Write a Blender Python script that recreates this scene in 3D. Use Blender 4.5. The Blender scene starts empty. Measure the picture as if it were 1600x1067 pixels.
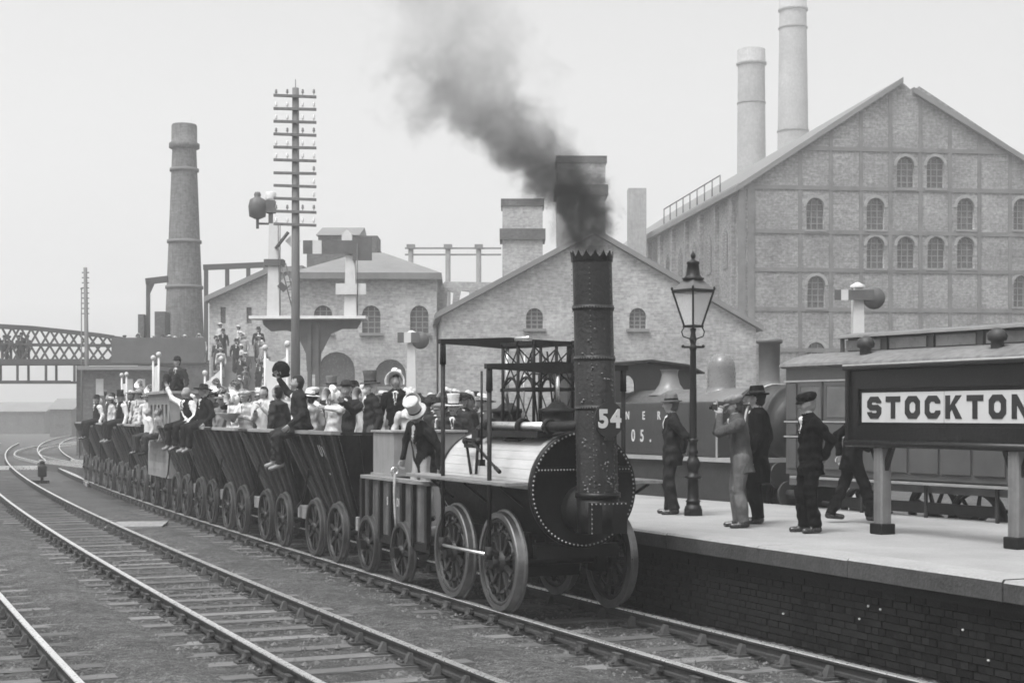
import bpy, bmesh, math, random
import numpy as np
from mathutils import Vector, Matrix, Quaternion

random.seed(7)
rng = np.random.default_rng(7)
SC = bpy.context.scene
C = SC.collection
PI = math.pi

# ------------------------------------------------------------------ camera, sky, sun, exposure
cam_d = bpy.data.cameras.new('camera')
cam_d.sensor_width = 36.0
cam_d.lens = 36.0 * 2400 / 1600
cam_d.shift_y = 114.5 / 1600
cam_d.clip_start = 0.1
cam_d.clip_end = 3000
cam = bpy.data.objects.new('camera', cam_d)
cam.location = (0, 0, 2.40)                 # 2.4 m above rail level
cam.rotation_euler = (PI / 2, 0, 0)
C.objects.link(cam)
SC.camera = cam

SUN_EL, SUN_AZ = math.radians(64), math.radians(218)   # hazy sun, left of and behind the camera
world = bpy.data.worlds.new('World')
SC.world = world
world.use_nodes = True
wn = world.node_tree
wn.nodes.clear()
w_out = wn.nodes.new('ShaderNodeOutputWorld')
w_bg = wn.nodes.new('ShaderNodeBackground')
w_sky = wn.nodes.new('ShaderNodeTexSky')
w_sky.sky_type = 'NISHITA'
w_sky.sun_disc = False
w_sky.sun_elevation = SUN_EL
w_sky.sun_rotation = SUN_AZ
w_sky.air_density = 1.0
w_sky.dust_density = 6.0
w_bw = wn.nodes.new('ShaderNodeRGBToBW')               # black-and-white picture
wn.links.new(w_sky.outputs[0], w_bw.inputs[0])
wn.links.new(w_bw.outputs[0], w_bg.inputs[0])
w_bg.inputs[1].default_value = 0.15
wn.links.new(w_bg.outputs[0], w_out.inputs[0])

sun_d = bpy.data.lights.new('sun', 'SUN')
sun_d.energy = 1.3
sun_d.angle = math.radians(18)
sun = bpy.data.objects.new('sun', sun_d)
sun_dir = Vector((math.sin(SUN_AZ) * math.cos(SUN_EL), math.cos(SUN_AZ) * math.cos(SUN_EL), math.sin(SUN_EL)))
sun.rotation_euler = sun_dir.to_track_quat('Z', 'Y').to_euler()
C.objects.link(sun)

SC.view_settings.view_transform = 'Standard'
SC.view_settings.look = 'None'
SC.view_settings.exposure = 1.16
SC.view_settings.gamma = 1.0
SC.view_settings.use_curve_mapping = False
SC.cycles.volume_bounces = 1
SC.cycles.max_bounces = 6
SC.cycles.volume_step_rate = 1.0
SC.cycles.volume_max_steps = 256
SC.cycles.filter_width = 1.7

# ------------------------------------------------------------------ materials (greys: the photograph is monochrome)
MATS = {}
def mat(name, v, rough=0.75, var=0.25, scale=4.0, bump=0.15, bscale=None, metallic=0.0, detail=6.0, spec=0.3,
        streak=0.0, brick=None, rnd=0.0, stretch=None, coat=0.0, speck=None, attr=None):
    if name in MATS:
        return MATS[name]
    m = bpy.data.materials.new(name)
    m.use_nodes = True
    nt = m.node_tree
    N, L = nt.nodes, nt.links
    b = N['Principled BSDF']
    tc = N.new('ShaderNodeTexCoord')
    src = tc.outputs['Object']
    if stretch:
        mp = N.new('ShaderNodeMapping')
        mp.inputs['Scale'].default_value = stretch
        L.new(src, mp.inputs[0])
        src = mp.outputs[0]
    n1 = N.new('ShaderNodeTexNoise')
    n1.inputs['Scale'].default_value = scale
    n1.inputs['Detail'].default_value = detail
    n1.inputs['Roughness'].default_value = 0.65
    L.new(src, n1.inputs['Vector'])
    mr = N.new('ShaderNodeMapRange')
    mr.inputs['From Min'].default_value = 0.25
    mr.inputs['From Max'].default_value = 0.75
    mr.inputs['To Min'].default_value = 1 - var
    mr.inputs['To Max'].default_value = 1 + var
    L.new(n1.outputs[0], mr.inputs[0])
    cur = mr.outputs[0]
    def mul(a, bb):
        q = N.new('ShaderNodeMath'); q.operation = 'MULTIPLY'
        for i, z in enumerate((a, bb)):
            if isinstance(z, (int, float)): q.inputs[i].default_value = z
            else: L.new(z, q.inputs[i])
        return q.outputs[0]
    if streak:
        mp2 = N.new('ShaderNodeMapping')
        mp2.inputs['Scale'].default_value = (7, 7, 0.6)
        L.new(tc.outputs['Object'], mp2.inputs[0])
        n3 = N.new('ShaderNodeTexNoise'); n3.inputs['Scale'].default_value = 1.5; n3.inputs['Detail'].default_value = 4
        L.new(mp2.outputs[0], n3.inputs['Vector'])
        m3 = N.new('ShaderNodeMapRange'); m3.inputs['From Min'].default_value = .35; m3.inputs['From Max'].default_value = .7
        m3.inputs['To Min'].default_value = 1 - streak; m3.inputs['To Max'].default_value = 1 + streak
        L.new(n3.outputs[0], m3.inputs[0])
        cur = mul(cur, m3.outputs[0])
    if speck:
        n5 = N.new('ShaderNodeTexNoise'); n5.inputs['Scale'].default_value = speck[0]; n5.inputs['Detail'].default_value = 3
        L.new(tc.outputs['Object'], n5.inputs['Vector'])
        m5 = N.new('ShaderNodeMapRange'); m5.inputs['From Min'].default_value = .3; m5.inputs['From Max'].default_value = .7
        m5.inputs['To Min'].default_value = 1 - speck[1]; m5.inputs['To Max'].default_value = 1 + speck[1]
        L.new(n5.outputs[0], m5.inputs[0])
        cur = mul(cur, m5.outputs[0])
    if attr:
        n6 = N.new('ShaderNodeTexNoise'); n6.inputs['Scale'].default_value = 11; n6.inputs['Detail'].default_value = 4
        L.new(tc.outputs['Object'], n6.inputs['Vector'])
        m6 = N.new('ShaderNodeMapRange'); m6.inputs['From Min'].default_value = .32; m6.inputs['From Max'].default_value = .68
        m6.inputs['To Min'].default_value = .55; m6.inputs['To Max'].default_value = 1.5
        L.new(n6.outputs[0], m6.inputs[0])
        cur = mul(cur, m6.outputs[0])
        at = N.new('ShaderNodeAttribute'); at.attribute_name = attr
        m7 = N.new('ShaderNodeMapRange'); m7.inputs['To Min'].default_value = 1.15; m7.inputs['To Max'].default_value = .45
        L.new(at.outputs['Fac'], m7.inputs[0])
        cur = mul(cur, m7.outputs[0])
    if rnd:
        oi = N.new('ShaderNodeObjectInfo')
        m4 = N.new('ShaderNodeMapRange'); m4.inputs['To Min'].default_value = 1 - rnd; m4.inputs['To Max'].default_value = 1 + rnd
        L.new(oi.outputs['Random'], m4.inputs[0])
        cur = mul(cur, m4.outputs[0])
    if brick:
        bw, bh, mort = brick
        sx = N.new('ShaderNodeSeparateXYZ'); L.new(tc.outputs['Object'], sx.inputs[0])
        ad = N.new('ShaderNodeMath'); ad.operation = 'ADD'
        L.new(sx.outputs[0], ad.inputs[0]); L.new(sx.outputs[1], ad.inputs[1])
        cb = N.new('ShaderNodeCombineXYZ'); L.new(ad.outputs[0], cb.inputs[0]); L.new(sx.outputs[2], cb.inputs[1])
        bt = N.new('ShaderNodeTexBrick')
        bt.inputs['Scale'].default_value = 1.0
        bt.inputs['Brick Width'].default_value = bw
        bt.inputs['Row Height'].default_value = bh
        bt.inputs['Mortar Size'].default_value = bh * 0.12
        bt.inputs['Color1'].default_value = (.8, .8, .8, 1)
        bt.inputs['Color2'].default_value = (1.2, 1.2, 1.2, 1)
        bt.inputs['Mortar'].default_value = (mort, mort, mort, 1)
        L.new(cb.outputs[0], bt.inputs['Vector'])
        cur = mul(cur, bt.outputs[0])
    cur = mul(cur, v)
    cc = N.new('ShaderNodeCombineColor')
    for i in range(3):
        L.new(cur, cc.inputs[i])
    L.new(cc.outputs[0], b.inputs['Base Color'])
    b.inputs['Metallic'].default_value = metallic
    b.inputs['Specular IOR Level'].default_value = spec
    b.inputs['Coat Weight'].default_value = coat
    n2 = N.new('ShaderNodeTexNoise')
    n2.inputs['Scale'].default_value = bscale or scale * 6
    n2.inputs['Detail'].default_value = 5
    L.new(src, n2.inputs['Vector'])
    mr2 = N.new('ShaderNodeMapRange')
    mr2.inputs['To Min'].default_value = max(0.03, rough - .15)
    mr2.inputs['To Max'].default_value = min(1, rough + .15)
    L.new(n2.outputs[0], mr2.inputs[0])
    L.new(mr2.outputs[0], b.inputs['Roughness'])
    if bump:
        bp = N.new('ShaderNodeBump')
        bp.inputs['Strength'].default_value = bump
        bp.inputs['Distance'].default_value = 0.04
        L.new(n2.outputs[0], bp.inputs['Height'])
        L.new(bp.outputs[0], b.inputs['Normal'])
    MATS[name] = m
    return m

BALLAST = mat('ash_ballast', 0.052, .95, .55, 1.2, 1.0, 45, detail=14, speck=(38, .75), attr='oil')
STONE = mat('ballast_stone', 0.085, .9, .3, 5, .2, rnd=.3)
SLEEPER = mat('sleeper_timber', 0.12, .85, .4, 3, .6, 20, rnd=.35, stretch=(1, 9, 4))
RAILTOP = mat('polished_rail', .85, .3, .1, 3, .03, metallic=.9)
RAILSIDE = mat('rusty_rail', 0.03, .8, .4, 6, .3)
CHAIR = mat('cast_iron_chair', 0.04, .7, .4, 9, .4, rnd=.3)
PAVING = mat('platform_paving', 0.225, .9, .26, .5, .15, 60, speck=(45, .10))
COPING = mat('coping_stone', 0.235, .85, .14, 2.0, .25, 30, rnd=.06, speck=(30, .12))
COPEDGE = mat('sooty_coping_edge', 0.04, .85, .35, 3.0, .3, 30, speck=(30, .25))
PBRICK = mat('engineering_brick', 0.009, .7, .35, 9, .3, 60, rnd=.6, spec=.12)
MORTAR = mat('sooty_mortar', 0.022, .95, .5, 6, .3)
BLACKIRON = mat('black_iron', 0.005, .42, .5, 5, .12, 30, spec=.22)
DULLIRON = mat('dull_black_iron', 0.012, .6, .5, 4, .25, 25, spec=.2)
CHIMIRON = mat('chimney_plate', 0.016, .5, .45, 3, .28, 22, spec=.3, streak=.3)
RIVET = mat('rivet_head', 0.06, .38, .3, 20, .05, metallic=.3, spec=.6)
RIVETB = mat('bright_rivet', 0.2, .35, .2, 20, .05, metallic=.4, spec=.6)
BRIGHT = mat('bright_steel', .8, .32, .1, 6, .03, metallic=1.0)
WTYRE = mat('wagon_tyre', 0.055, .4, .3, 5, .1, metallic=.6, rnd=.2)
TYRE = mat('wheel_tyre', 0.17, .34, .3, 5, .08, metallic=.8)
WHEELIRON = mat('wheel_iron', 0.018, .5, .5, 7, .2, rnd=.2)
LAG = mat('varnished_lagging', 0.37, .34, .2, 1.6, .08, 20, rnd=.07, stretch=(5, 1, 5), coat=.4)
PLANK = mat('weathered_plank', 0.19, .8, .3, 2.5, .4, 16, rnd=.2, stretch=(8, 1, 8))
TIMBER = mat('grey_timber', 0.15, .85, .35, 3, .4, 16, rnd=.25)
TANKP = mat('tank_paint', 0.19, .7, .14, 3, .1, streak=.1)
WAGON = mat('tarred_board', 0.008, .5, .6, 2.5, .5, 14, rnd=.45, streak=.5, spec=.15)
BATTEN = mat('worn_batten', 0.035, .6, .5, 3, .4, 14, rnd=.3)
WHITE = mat('white_paint', 0.44, .55, .08, 4, .05)
OFFWHITE = mat('off_white_enamel', 0.42, .4, .05, 3, .02)
BLACKP = mat('black_paint', .02, .4, .3, 4, .05)
SIGNF = mat('sign_frame_paint', 0.008, .38, .35, 3, .1, spec=.25)
POSTP = mat('post_paint', 0.12, .55, .25, 4, .15, streak=.2)
LAMPP = mat('lamp_paint', 0.006, .45, .4, 6, .15, spec=.25)
ENGP = mat('engine_paint', 0.034, .4, .2, 3, .06, spec=.5)
ENGB = mat('engine_black', 0.025, .55, .4, 4, .15)
LETTER = mat('worn_letter', .38, .6, .15, 6, .05)
CARR = mat('carriage_panel', 0.055, .45, .18, 3, .06, spec=.5)
CARRR = mat('carriage_roof', 0.12, .8, .22, 1.5, .15, streak=.2)
WBRICK = mat('warehouse_brick', 0.165, .9, .45, .35, .3, 9, brick=(.34, .11, 1.2), detail=14, speck=(5, .34))
CBRICK = mat('works_brick', 0.25, .9, .45, .3, .3, 9, brick=(.34, .11, 1.12), detail=14, speck=(5, .22))
HBRICK = mat('hazy_far_brick', 0.25, .9, .25, .3, .2, 9, streak=.1, speck=(3, .15))  # distance haze put into the colour of the far chimneys
DBRICK = mat('sooty_brick', 0.055, .9, .45, .5, .3, 9, brick=(.34, .11, 1.2), detail=14, speck=(5, .4))
CHBRICK = mat('chimney_brick', 0.095, .9, .35, .3, .3, 9, brick=(.34, .11, 1.2), streak=.25, speck=(5, .3))
BAND = mat('iron_band', 0.12, .8, .35, 1.0, .2)
SLATE = mat('slate_roof', 0.14, .6, .2, .6, .2, 5)
PANE = mat('hazed_pane', 0.05, .25, .5, 1.5, .0, spec=.5)  # pane colour lightened to stand in for haze over far windows
BARM = mat('glazing_bar', .16, .8, .2, 3, .1)
BRIDGE = mat('bridge_iron', 0.03, .7, .3, 2, .1)
POLE = mat('pole_timber', .11, .85, .3, 2, .3, stretch=(6, 6, .6))
INSUL = mat('porcelain', .5, .3, .1, 5, .0)
CLOTHB = mat('banner_cloth', 0.46, .9, .06, 6, .2, 14)
BRASS = mat('brass_horn', .5, .25, .15, 4, .03, metallic=.9)
SKIN = mat('skin', 0.22, .6, .10, 9, .05)
EYE = mat('eye_dark', .05, .3, .1, 9, .0)
LIP = mat('lip', .25, .5, .1, 9, .0)
def cloth(v):
    v = v * .55 if v < .07 else v * .8
    return mat('cloth_%03d' % int(round(v * 1000)), v, .92, .24, 9, .75, 19, spec=.04, stretch=(1, 1, .45))
SHOE = mat('shoe_leather', .02, .25, .3, 9, .05, spec=.6)
GLASSL = bpy.data.materials.new('lantern_glass')
GLASSL.use_nodes = True
_b = GLASSL.node_tree.nodes['Principled BSDF']
_b.inputs['Base Color'].default_value = (.9, .9, .9, 1)
_b.inputs['Roughness'].default_value = .12
_b.inputs['Transmission Weight'].default_value = .75
_b.inputs['IOR'].default_value = 1.05

# ------------------------------------------------------------------ mesh builder
def frame_of(d):
    d = Vector(d).normalized()
    a = Vector((0, 0, 1)) if abs(d.z) < .95 else Vector((1, 0, 0))
    x = d.cross(a).normalized()
    return x, d.cross(x).normalized(), d

class MB:
    def __init__(s):
        s.v = []; s.f = []; s.sm = []
    def add(s, vs, fs, smooth=False):
        o = len(s.v)
        s.v += [tuple(p) for p in vs]
        s.f += [tuple(i + o for i in f) for f in fs]
        s.sm += [smooth] * len(fs)
        return s
    def box(s, c, sz, rot=None):
        hx, hy, hz = sz[0] / 2, sz[1] / 2, sz[2] / 2
        vs = [Vector((x, y, z)) for z in (-hz, hz) for y in (-hy, hy) for x in (-hx, hx)]
        if rot is not None:
            R = rot if isinstance(rot, Matrix) else Matrix.Rotation(rot, 3, 'Z')
            vs = [R @ p for p in vs]
        c = Vector(c)
        return s.add([p + c for p in vs], [(0, 2, 3, 1), (4, 5, 7, 6), (0, 1, 5, 4), (2, 6, 7, 3), (0, 4, 6, 2), (1, 3, 7, 5)])
    def b2(s, a, b):
        return s.box([(a[i] + b[i]) / 2 for i in range(3)], [abs(b[i] - a[i]) for i in range(3)])
    def hexa(s, p):      # 8 points: bottom 4 ccw, top 4 ccw
        return s.add(p, [(0, 3, 2, 1), (4, 5, 6, 7), (0, 1, 5, 4), (1, 2, 6, 5), (2, 3, 7, 6), (3, 0, 4, 7)])
    def beam(s, a, b, w, h, up=(0, 0, 1)):
        a, b = Vector(a), Vector(b)
        d = (b - a).normalized()
        u = Vector(up)
        if abs(d.dot(u)) > .98: u = Vector((0, 1, 0))
        x = d.cross(u).normalized(); y = x.cross(d).normalized()
        p = []
        for q in (a, b):
            for sx, sy in ((-1, -1), (1, -1), (1, 1), (-1, 1)):
                p.append(q + x * (sx * w / 2) + y * (sy * h / 2))
        return s.hexa(p)
    def tube(s, a, b, r0, r1=None, n=12, caps=True, smooth=True):
        a, b = Vector(a), Vector(b)
        r1 = r0 if r1 is None else r1
        x, y, d = frame_of(b - a)
        vs = []
        for q, r in ((a, r0), (b, r1)):
            for i in range(n):
                t = 2 * PI * i / n
                vs.append(q + x * (r * math.cos(t)) + y * (r * math.sin(t)))
        s.add(vs, [(i, (i + 1) % n, n + (i + 1) % n, n + i) for i in range(n)], smooth)
        if caps:
            s.add(vs[:n], [tuple(range(n - 1, -1, -1))]); s.add(vs[n:], [tuple(range(n))])
        return s
    def path(s, pts, r, n=8):
        pts = [Vector(p) for p in pts]
        rs = r if isinstance(r, (list, tuple)) else [r] * len(pts)
        vs = []
        x0 = None
        for i, p in enumerate(pts):
            d = (pts[min(i + 1, len(pts) - 1)] - pts[max(i - 1, 0)]).normalized()
            if x0 is None: x0 = frame_of(d)[0]
            x = (x0 - d * x0.dot(d)).normalized(); x0 = x
            y = d.cross(x)
            for k in range(n):
                t = 2 * PI * k / n
                vs.append(p + x * (rs[i] * math.cos(t)) + y * (rs[i] * math.sin(t)))
        fs = []
        for i in range(len(pts) - 1):
            for k in range(n):
                fs.append((i * n + k, i * n + (k + 1) % n, (i + 1) * n + (k + 1) % n, (i + 1) * n + k))
        s.add(vs, fs, True)
        s.add(vs[:n], [tuple(range(n - 1, -1, -1))]); s.add(vs[-n:], [tuple(range(n))])
        return s
    def lathe(s, prof, c=(0, 0, 0), axis='z', n=24, smooth=True, closed=False, sq=1.0, a0=0, a1=2 * PI):
        vs = []; m = len(prof)
        full = abs(a1 - a0 - 2 * PI) < 1e-6
        k = n if full else n + 1
        for i in range(k):
            t = a0 + (a1 - a0) * i / n
            for r, h in prof:
                p = (r * math.cos(t), r * math.sin(t) * sq, h)
                if axis == 'x': p = (h, p[0], p[1])
                elif axis == 'y': p = (p[1], h, p[0])
                vs.append((p[0] + c[0], p[1] + c[1], p[2] + c[2]))
        fs = []
        for i in range(n if full else n):
            j = (i + 1) % k
            if not full and i + 1 >= k: break
            for q in range(m if closed else m - 1):
                q2 = (q + 1) % m
                fs.append((i * m + q, j * m + q, j * m + q2, i * m + q2))
        return s.add(vs, fs, smooth)
    def ball(s, c, r, n=12, m=8):
        r = r if isinstance(r, (tuple, list)) else (r, r, r)
        vs = []
        for j in range(m + 1):
            a = PI * j / m
            for i in range(n):
                t = 2 * PI * i / n
                vs.append((c[0] + r[0] * math.sin(a) * math.cos(t), c[1] + r[1] * math.sin(a) * math.sin(t), c[2] - r[2] * math.cos(a)))
        return s.add(vs, [(j * n + i, j * n + (i + 1) % n, (j + 1) * n + (i + 1) % n, (j + 1) * n + i) for j in range(m) for i in range(n)], True)
    def prism(s, poly, a, b, plane='xz', smooth=False):
        n = len(poly)
        f = {'xz': lambda p, t: (p[0], t, p[1]), 'yz': lambda p, t: (t, p[0], p[1]), 'xy': lambda p, t: (p[0], p[1], t)}[plane]
        vs = [f(p, a) for p in poly] + [f(p, b) for p in poly]
        s.add(vs, [tuple(range(n - 1, -1, -1)), tuple(range(n, 2 * n))])
        return s.add(vs, [(i, (i + 1) % n, n + (i + 1) % n, n + i) for i in range(n)], smooth)
    def ring(s, c, R, r, axis='z', n=32, m=8):
        return s.lathe([(R + r * math.cos(2 * PI * k / m), r * math.sin(2 * PI * k / m)) for k in range(m)], c, axis, n, True, True)
    def mesh(s, name, material):
        me = bpy.data.meshes.new(name)
        me.from_pydata(s.v, [], s.f)
        me.polygons.foreach_set('use_smooth', s.sm)
        bm = bmesh.new(); bm.from_mesh(me)
        bmesh.ops.remove_doubles(bm, verts=bm.verts, dist=1e-5)
        bmesh.ops.recalc_face_normals(bm, faces=bm.faces)
        bm.to_mesh(me); bm.free()
        me.materials.append(material)
        return me
    def build(s, name, material, parent=None, loc=None, rz=None, bevel=0):
        return link(name, s.mesh(name, material), parent, loc, rz, bevel)

def link(name, me, parent=None, loc=None, rz=None, bevel=0):
    o = bpy.data.objects.new(name, me)
    C.objects.link(o)
    if parent is not None: o.parent = parent
    if loc is not None: o.location = loc
    if rz is not None: o.rotation_euler = (0, 0, rz)
    if bevel:
        md = o.modifiers.new('bevel', 'BEVEL'); md.width = bevel; md.segments = 2; md.limit_method = 'ANGLE'
    return o

def tag(o, label=None, cat=None, group=None, kind=None):
    if label: o['label'] = label
    if cat: o['category'] = cat
    if group: o['group'] = group
    if kind: o['kind'] = kind
    return o

def thing(name, label, cat, loc=(0, 0, 0), rz=0, group=None):
    o = bpy.data.objects.new(name, None)
    o.empty_display_size = .2
    C.objects.link(o)
    o.location = loc
    o.rotation_euler = (0, 0, rz)
    return tag(o, label, cat, group)

def copy_tree(o, parent=None):
    c = o.copy(); C.objects.link(c)
    if parent is not None: c.parent = parent
    for ch in o.children:
        copy_tree(ch, c)
    return c

def curve_mesh(cu, name):
    o = bpy.data.objects.new(name, cu); C.objects.link(o)
    dg = bpy.context.evaluated_depsgraph_get()
    me = bpy.data.meshes.new_from_object(o.evaluated_get(dg))
    bpy.data.objects.remove(o)
    return me

def text_mesh(txt, size, ext, material, offset=0.0, sx=1.0):
    cu = bpy.data.curves.new('lettering', 'FONT')
    cu.body = txt; cu.size = size; cu.extrude = ext; cu.offset = offset
    cu.align_x = 'CENTER'; cu.align_y = 'CENTER'; cu.resolution_u = 6
    me = curve_mesh(cu, 'lettering')
    me.transform(Matrix.Scale(sx, 4, (1, 0, 0)))
    me.materials.clear(); me.materials.append(material)
    return me

def holed(outline, holes, th):
    """2-D outline with holes, th thick; x to x, y to z, front face towards -y at y = 0"""
    cu = bpy.data.curves.new('wall', 'CURVE')
    cu.dimensions = '2D'; cu.fill_mode = 'BOTH'; cu.extrude = th / 2
    for poly in [outline] + holes:
        sp = cu.splines.new('POLY'); sp.points.add(len(poly) - 1)
        for i, p in enumerate(poly): sp.points[i].co = (p[0], p[1], 0, 1)
        sp.use_cyclic_u = True
    me = curve_mesh(cu, 'wall')
    me.transform(Matrix.Translation((0, th / 2, 0)) @ Matrix.Rotation(PI / 2, 4, 'X'))
    return me

def arch(cx, z0, w, h, n=8):
    r = w / 2
    return [(cx - r, z0), (cx + r, z0)] + [(cx + r * math.cos(PI * k / n), z0 + h - r + r * math.sin(PI * k / n)) for k in range(n + 1)]

# ------------------------------------------------------------------ the curve of the line
P0 = (.566, 19.06); T0 = .416; RR = 800.0
def th(s): return T0 - s / RR
def pt(s, u, z=0.0):
    t = th(s)
    return Vector((P0[0] + RR * (math.cos(T0) - math.cos(t)) + u * math.cos(t), P0[1] + RR * (math.sin(T0) - math.sin(t)) + u * math.sin(t), z))
PLAT = .90

# ------------------------------------------------------------------ ground
def smooth_noise(x, y, f, seed):
    r = np.random.default_rng(seed)
    z = np.zeros_like(x)
    for k in range(7):
        a = r.uniform(0, 2 * PI); ff = f * r.uniform(.6, 1.8); ph = r.uniform(0, 6.28)
        z += np.sin((x * math.cos(a) + y * math.sin(a)) * ff + ph + 1.3 * np.sin((x * math.sin(a) - y * math.cos(a)) * ff * .7 + ph))
    return z / 7
TRACKS = [(0.0, 1.505), (-3.47, 1.505), (-6.95, 1.505)]      # offset of the centre, gauge
HOLES = [(1, 3.55, 1), (1, 4.35, 1), (1, 5.15, .6), (1, 5.95, .35)]    # track, s, depth: emptied sleeper bays
def make_ground():
    xs = np.concatenate([np.linspace(-600, -60, 14), np.linspace(-50, -22, 15), np.arange(-20, -10, .25), np.arange(-10, 7, .075), np.linspace(7.2, 30, 30), np.linspace(40, 600, 14)])
    ys = np.concatenate([np.linspace(-50, 9, 14), np.arange(10, 28, .075), np.arange(28, 60, .3), np.linspace(61, 130, 50), np.linspace(140, 900, 30)])
    X, Y = np.meshgrid(xs, ys)
    near = np.clip((70 - Y) / 30, 0, 1) * np.clip((Y - 8) / 3, 0, 1)
    Z = -.192 + near * (.016 * smooth_noise(X, Y, 2.1, 1) + .010 * smooth_noise(X, Y, 7, 2) + .006 * smooth_noise(X, Y, 19, 3))
    # along-track coordinates
    cx, cy = P0[0] + RR * math.cos(T0), P0[1] + RR * math.sin(T0)
    dx, dy = X - cx, Y - cy
    rad = np.hypot(dx, dy)
    u = RR - rad
    ang = np.arctan2(-dy, -dx)          # equals theta
    s = (T0 - ang) * RR
    for ti, (c, g) in enumerate(TRACKS):
        bay = np.cos(2 * PI * (s + 12.0 - .3 * ti) / .8)
        patch = .5 + .5 * smooth_noise(X, Y, .9, 40 + ti)
        Z -= near * (.004 + .022 * patch) * np.clip(.3 - bay, 0, 1.3) * (np.abs(u - c) < 1.45)
        Z += near * .022 * np.exp(-((np.abs(u - c) - 1.75) / .35) ** 2)
        Z -= near * .02 * np.exp(-((np.abs(np.abs(u - c) - .75)) / .12) ** 2)
    for (t, hs, dep) in HOLES:
        c = TRACKS[t][0]
        Z -= dep * .16 * np.clip(1 - (np.abs(s - hs) / .30) ** 4, 0, 1) * np.clip(1 - (np.abs(u - c) / .72) ** 6, 0, 1)
    Z -= .25 * np.clip((u - 1.55) / .2, 0, 1) * (Y < 90)      # under the platform
    ny, nx = X.shape
    me = bpy.data.meshes.new('ground')
    co = np.stack([X, Y, Z], -1).reshape(-1, 3)
    i = np.arange(ny * nx).reshape(ny, nx)
    q = np.stack([i[:-1, :-1], i[:-1, 1:], i[1:, 1:], i[1:, :-1]], -1).reshape(-1, 4)
    me.vertices.add(len(co)); me.vertices.foreach_set('co', co.ravel())
    me.loops.add(q.size); me.loops.foreach_set('vertex_index', q.ravel())
    me.polygons.add(len(q)); me.polygons.foreach_set('loop_start', np.arange(0, q.size, 4))
    me.polygons.foreach_set('use_smooth', np.ones(len(q), bool))
    me.update(); me.validate()
    me.materials.append(BALLAST)
    oil = np.zeros_like(X)
    for ti, (c, g) in enumerate(TRACKS):
        oil = np.maximum(oil, np.exp(-((u - c) / .42) ** 2) * (.55 + .45 * smooth_noise(X, Y, .8, 60 + ti)))
        oil = np.maximum(oil, .5 * np.exp(-((np.abs(u - c) - .95) / .22) ** 2))
    oil = np.clip(oil + .25 * smooth_noise(X, Y, .5, 77), 0, 1) * (Y < 100)
    at = me.attributes.new('oil', 'FLOAT', 'POINT'); at.data.foreach_set('value', oil.ravel().astype(np.float32))
    tag(link('ground', me), kind='structure')
make_ground()

# loose stones in the ash
def make_stones():
    m = MB(); r = random.Random(3)
    n = 0
    while n < 22000:
        s = r.uniform(-8, 16); u = r.uniform(-10, 1.1)
        if u < -8 and s > 6: continue
        p = pt(s, u)
        z = r.choice([.008, .009, .010, .012, .014, .018, .024]) if n % 14 else r.uniform(.026, .045)
        p.z = -.193 + r.uniform(-.014, .012)
        k = [Vector((r.uniform(-1, 1), r.uniform(-1, 1), r.uniform(-.6, .6))).normalized() * z * r.uniform(.7, 1.2) for _ in range(5)]
        top = p + Vector((0, 0, z * .8))
        b = [p + Vector((z * math.cos(a) * r.uniform(.7, 1.3), z * math.sin(a) * r.uniform(.7, 1.3), -.004)) for a in (0, 1.57, 3.14, 4.71)]
        m.add(b + [top + Vector((r.uniform(-.4, .4) * z, r.uniform(-.4, .4) * z, 0))], [(0, 1, 4), (1, 2, 4), (2, 3, 4), (3, 0, 4)])
        n += 1
    tag(m.build('ballast_stone', STONE), 'small loose stones scattered over the ash between the tracks', 'stones', kind='stuff')
make_stones()

# ------------------------------------------------------------------ tracks
def rail_mesh(u, s0, s1, step=1.0):
    prof = [(-.035, 0), (.035, 0), (.037, -.012), (.035, -.035), (.010, -.048), (.010, -.098), (.032, -.11), (.032, -.14), (-.032, -.14), (-.032, -.11), (-.010, -.098), (-.010, -.048), (-.035, -.035), (-.037, -.012)]
    n = max(2, int((s1 - s0) / step) + 1)
    vs = []; fs = []; mi = []
    for i in range(n):
        s = s0 + (s1 - s0) * i / (n - 1)
        for a, z in prof:
            vs.append(pt(s, u + a, z))
    m = len(prof)
    for i in range(n - 1):
        for k in range(m):
            k2 = (k + 1) % m
            fs.append((i * m + k, (i + 1) * m + k, (i + 1) * m + k2, i * m + k2))
            mi.append(0 if k in (0, 1, 13) else 1)
    me = bpy.data.meshes.new('rail')
    me.from_pydata([tuple(v) for v in vs], [], fs)
    me.materials.append(RAILTOP); me.materials.append(RAILSIDE)
    me.polygons.foreach_set('material_index', mi)
    bm = bmesh.new(); bm.from_mesh(me); bmesh.ops.recalc_face_normals(bm, faces=bm.faces); bm.to_mesh(me); bm.free()
    return me

m = MB(); m.box((0, 0, -.065), (2.65, .25, .13)); SLEEPER_ME = m.mesh('sleeper', SLEEPER)
m = MB()
m.box((0, 0, -.172), (.36, .18, .028))
for sg in (-1, 1):
    m.hexa([(sg * .125, -.05, -.158), (sg * .125, .05, -.158), (sg * .038, .06, -.158), (sg * .038, -.06, -.158), (sg * .075, -.03, -.05), (sg * .075, .03, -.05), (sg * .042, .045, -.055), (sg * .042, -.045, -.055)])
    m.tube((sg * .135, .03, -.16), (sg * .135, .03, -.135), .022, n=8)
m.box((.066, 0, -.082), (.05, .19, .05))
CHAIR_ME = m.mesh('rail_chair', CHAIR)

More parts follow.
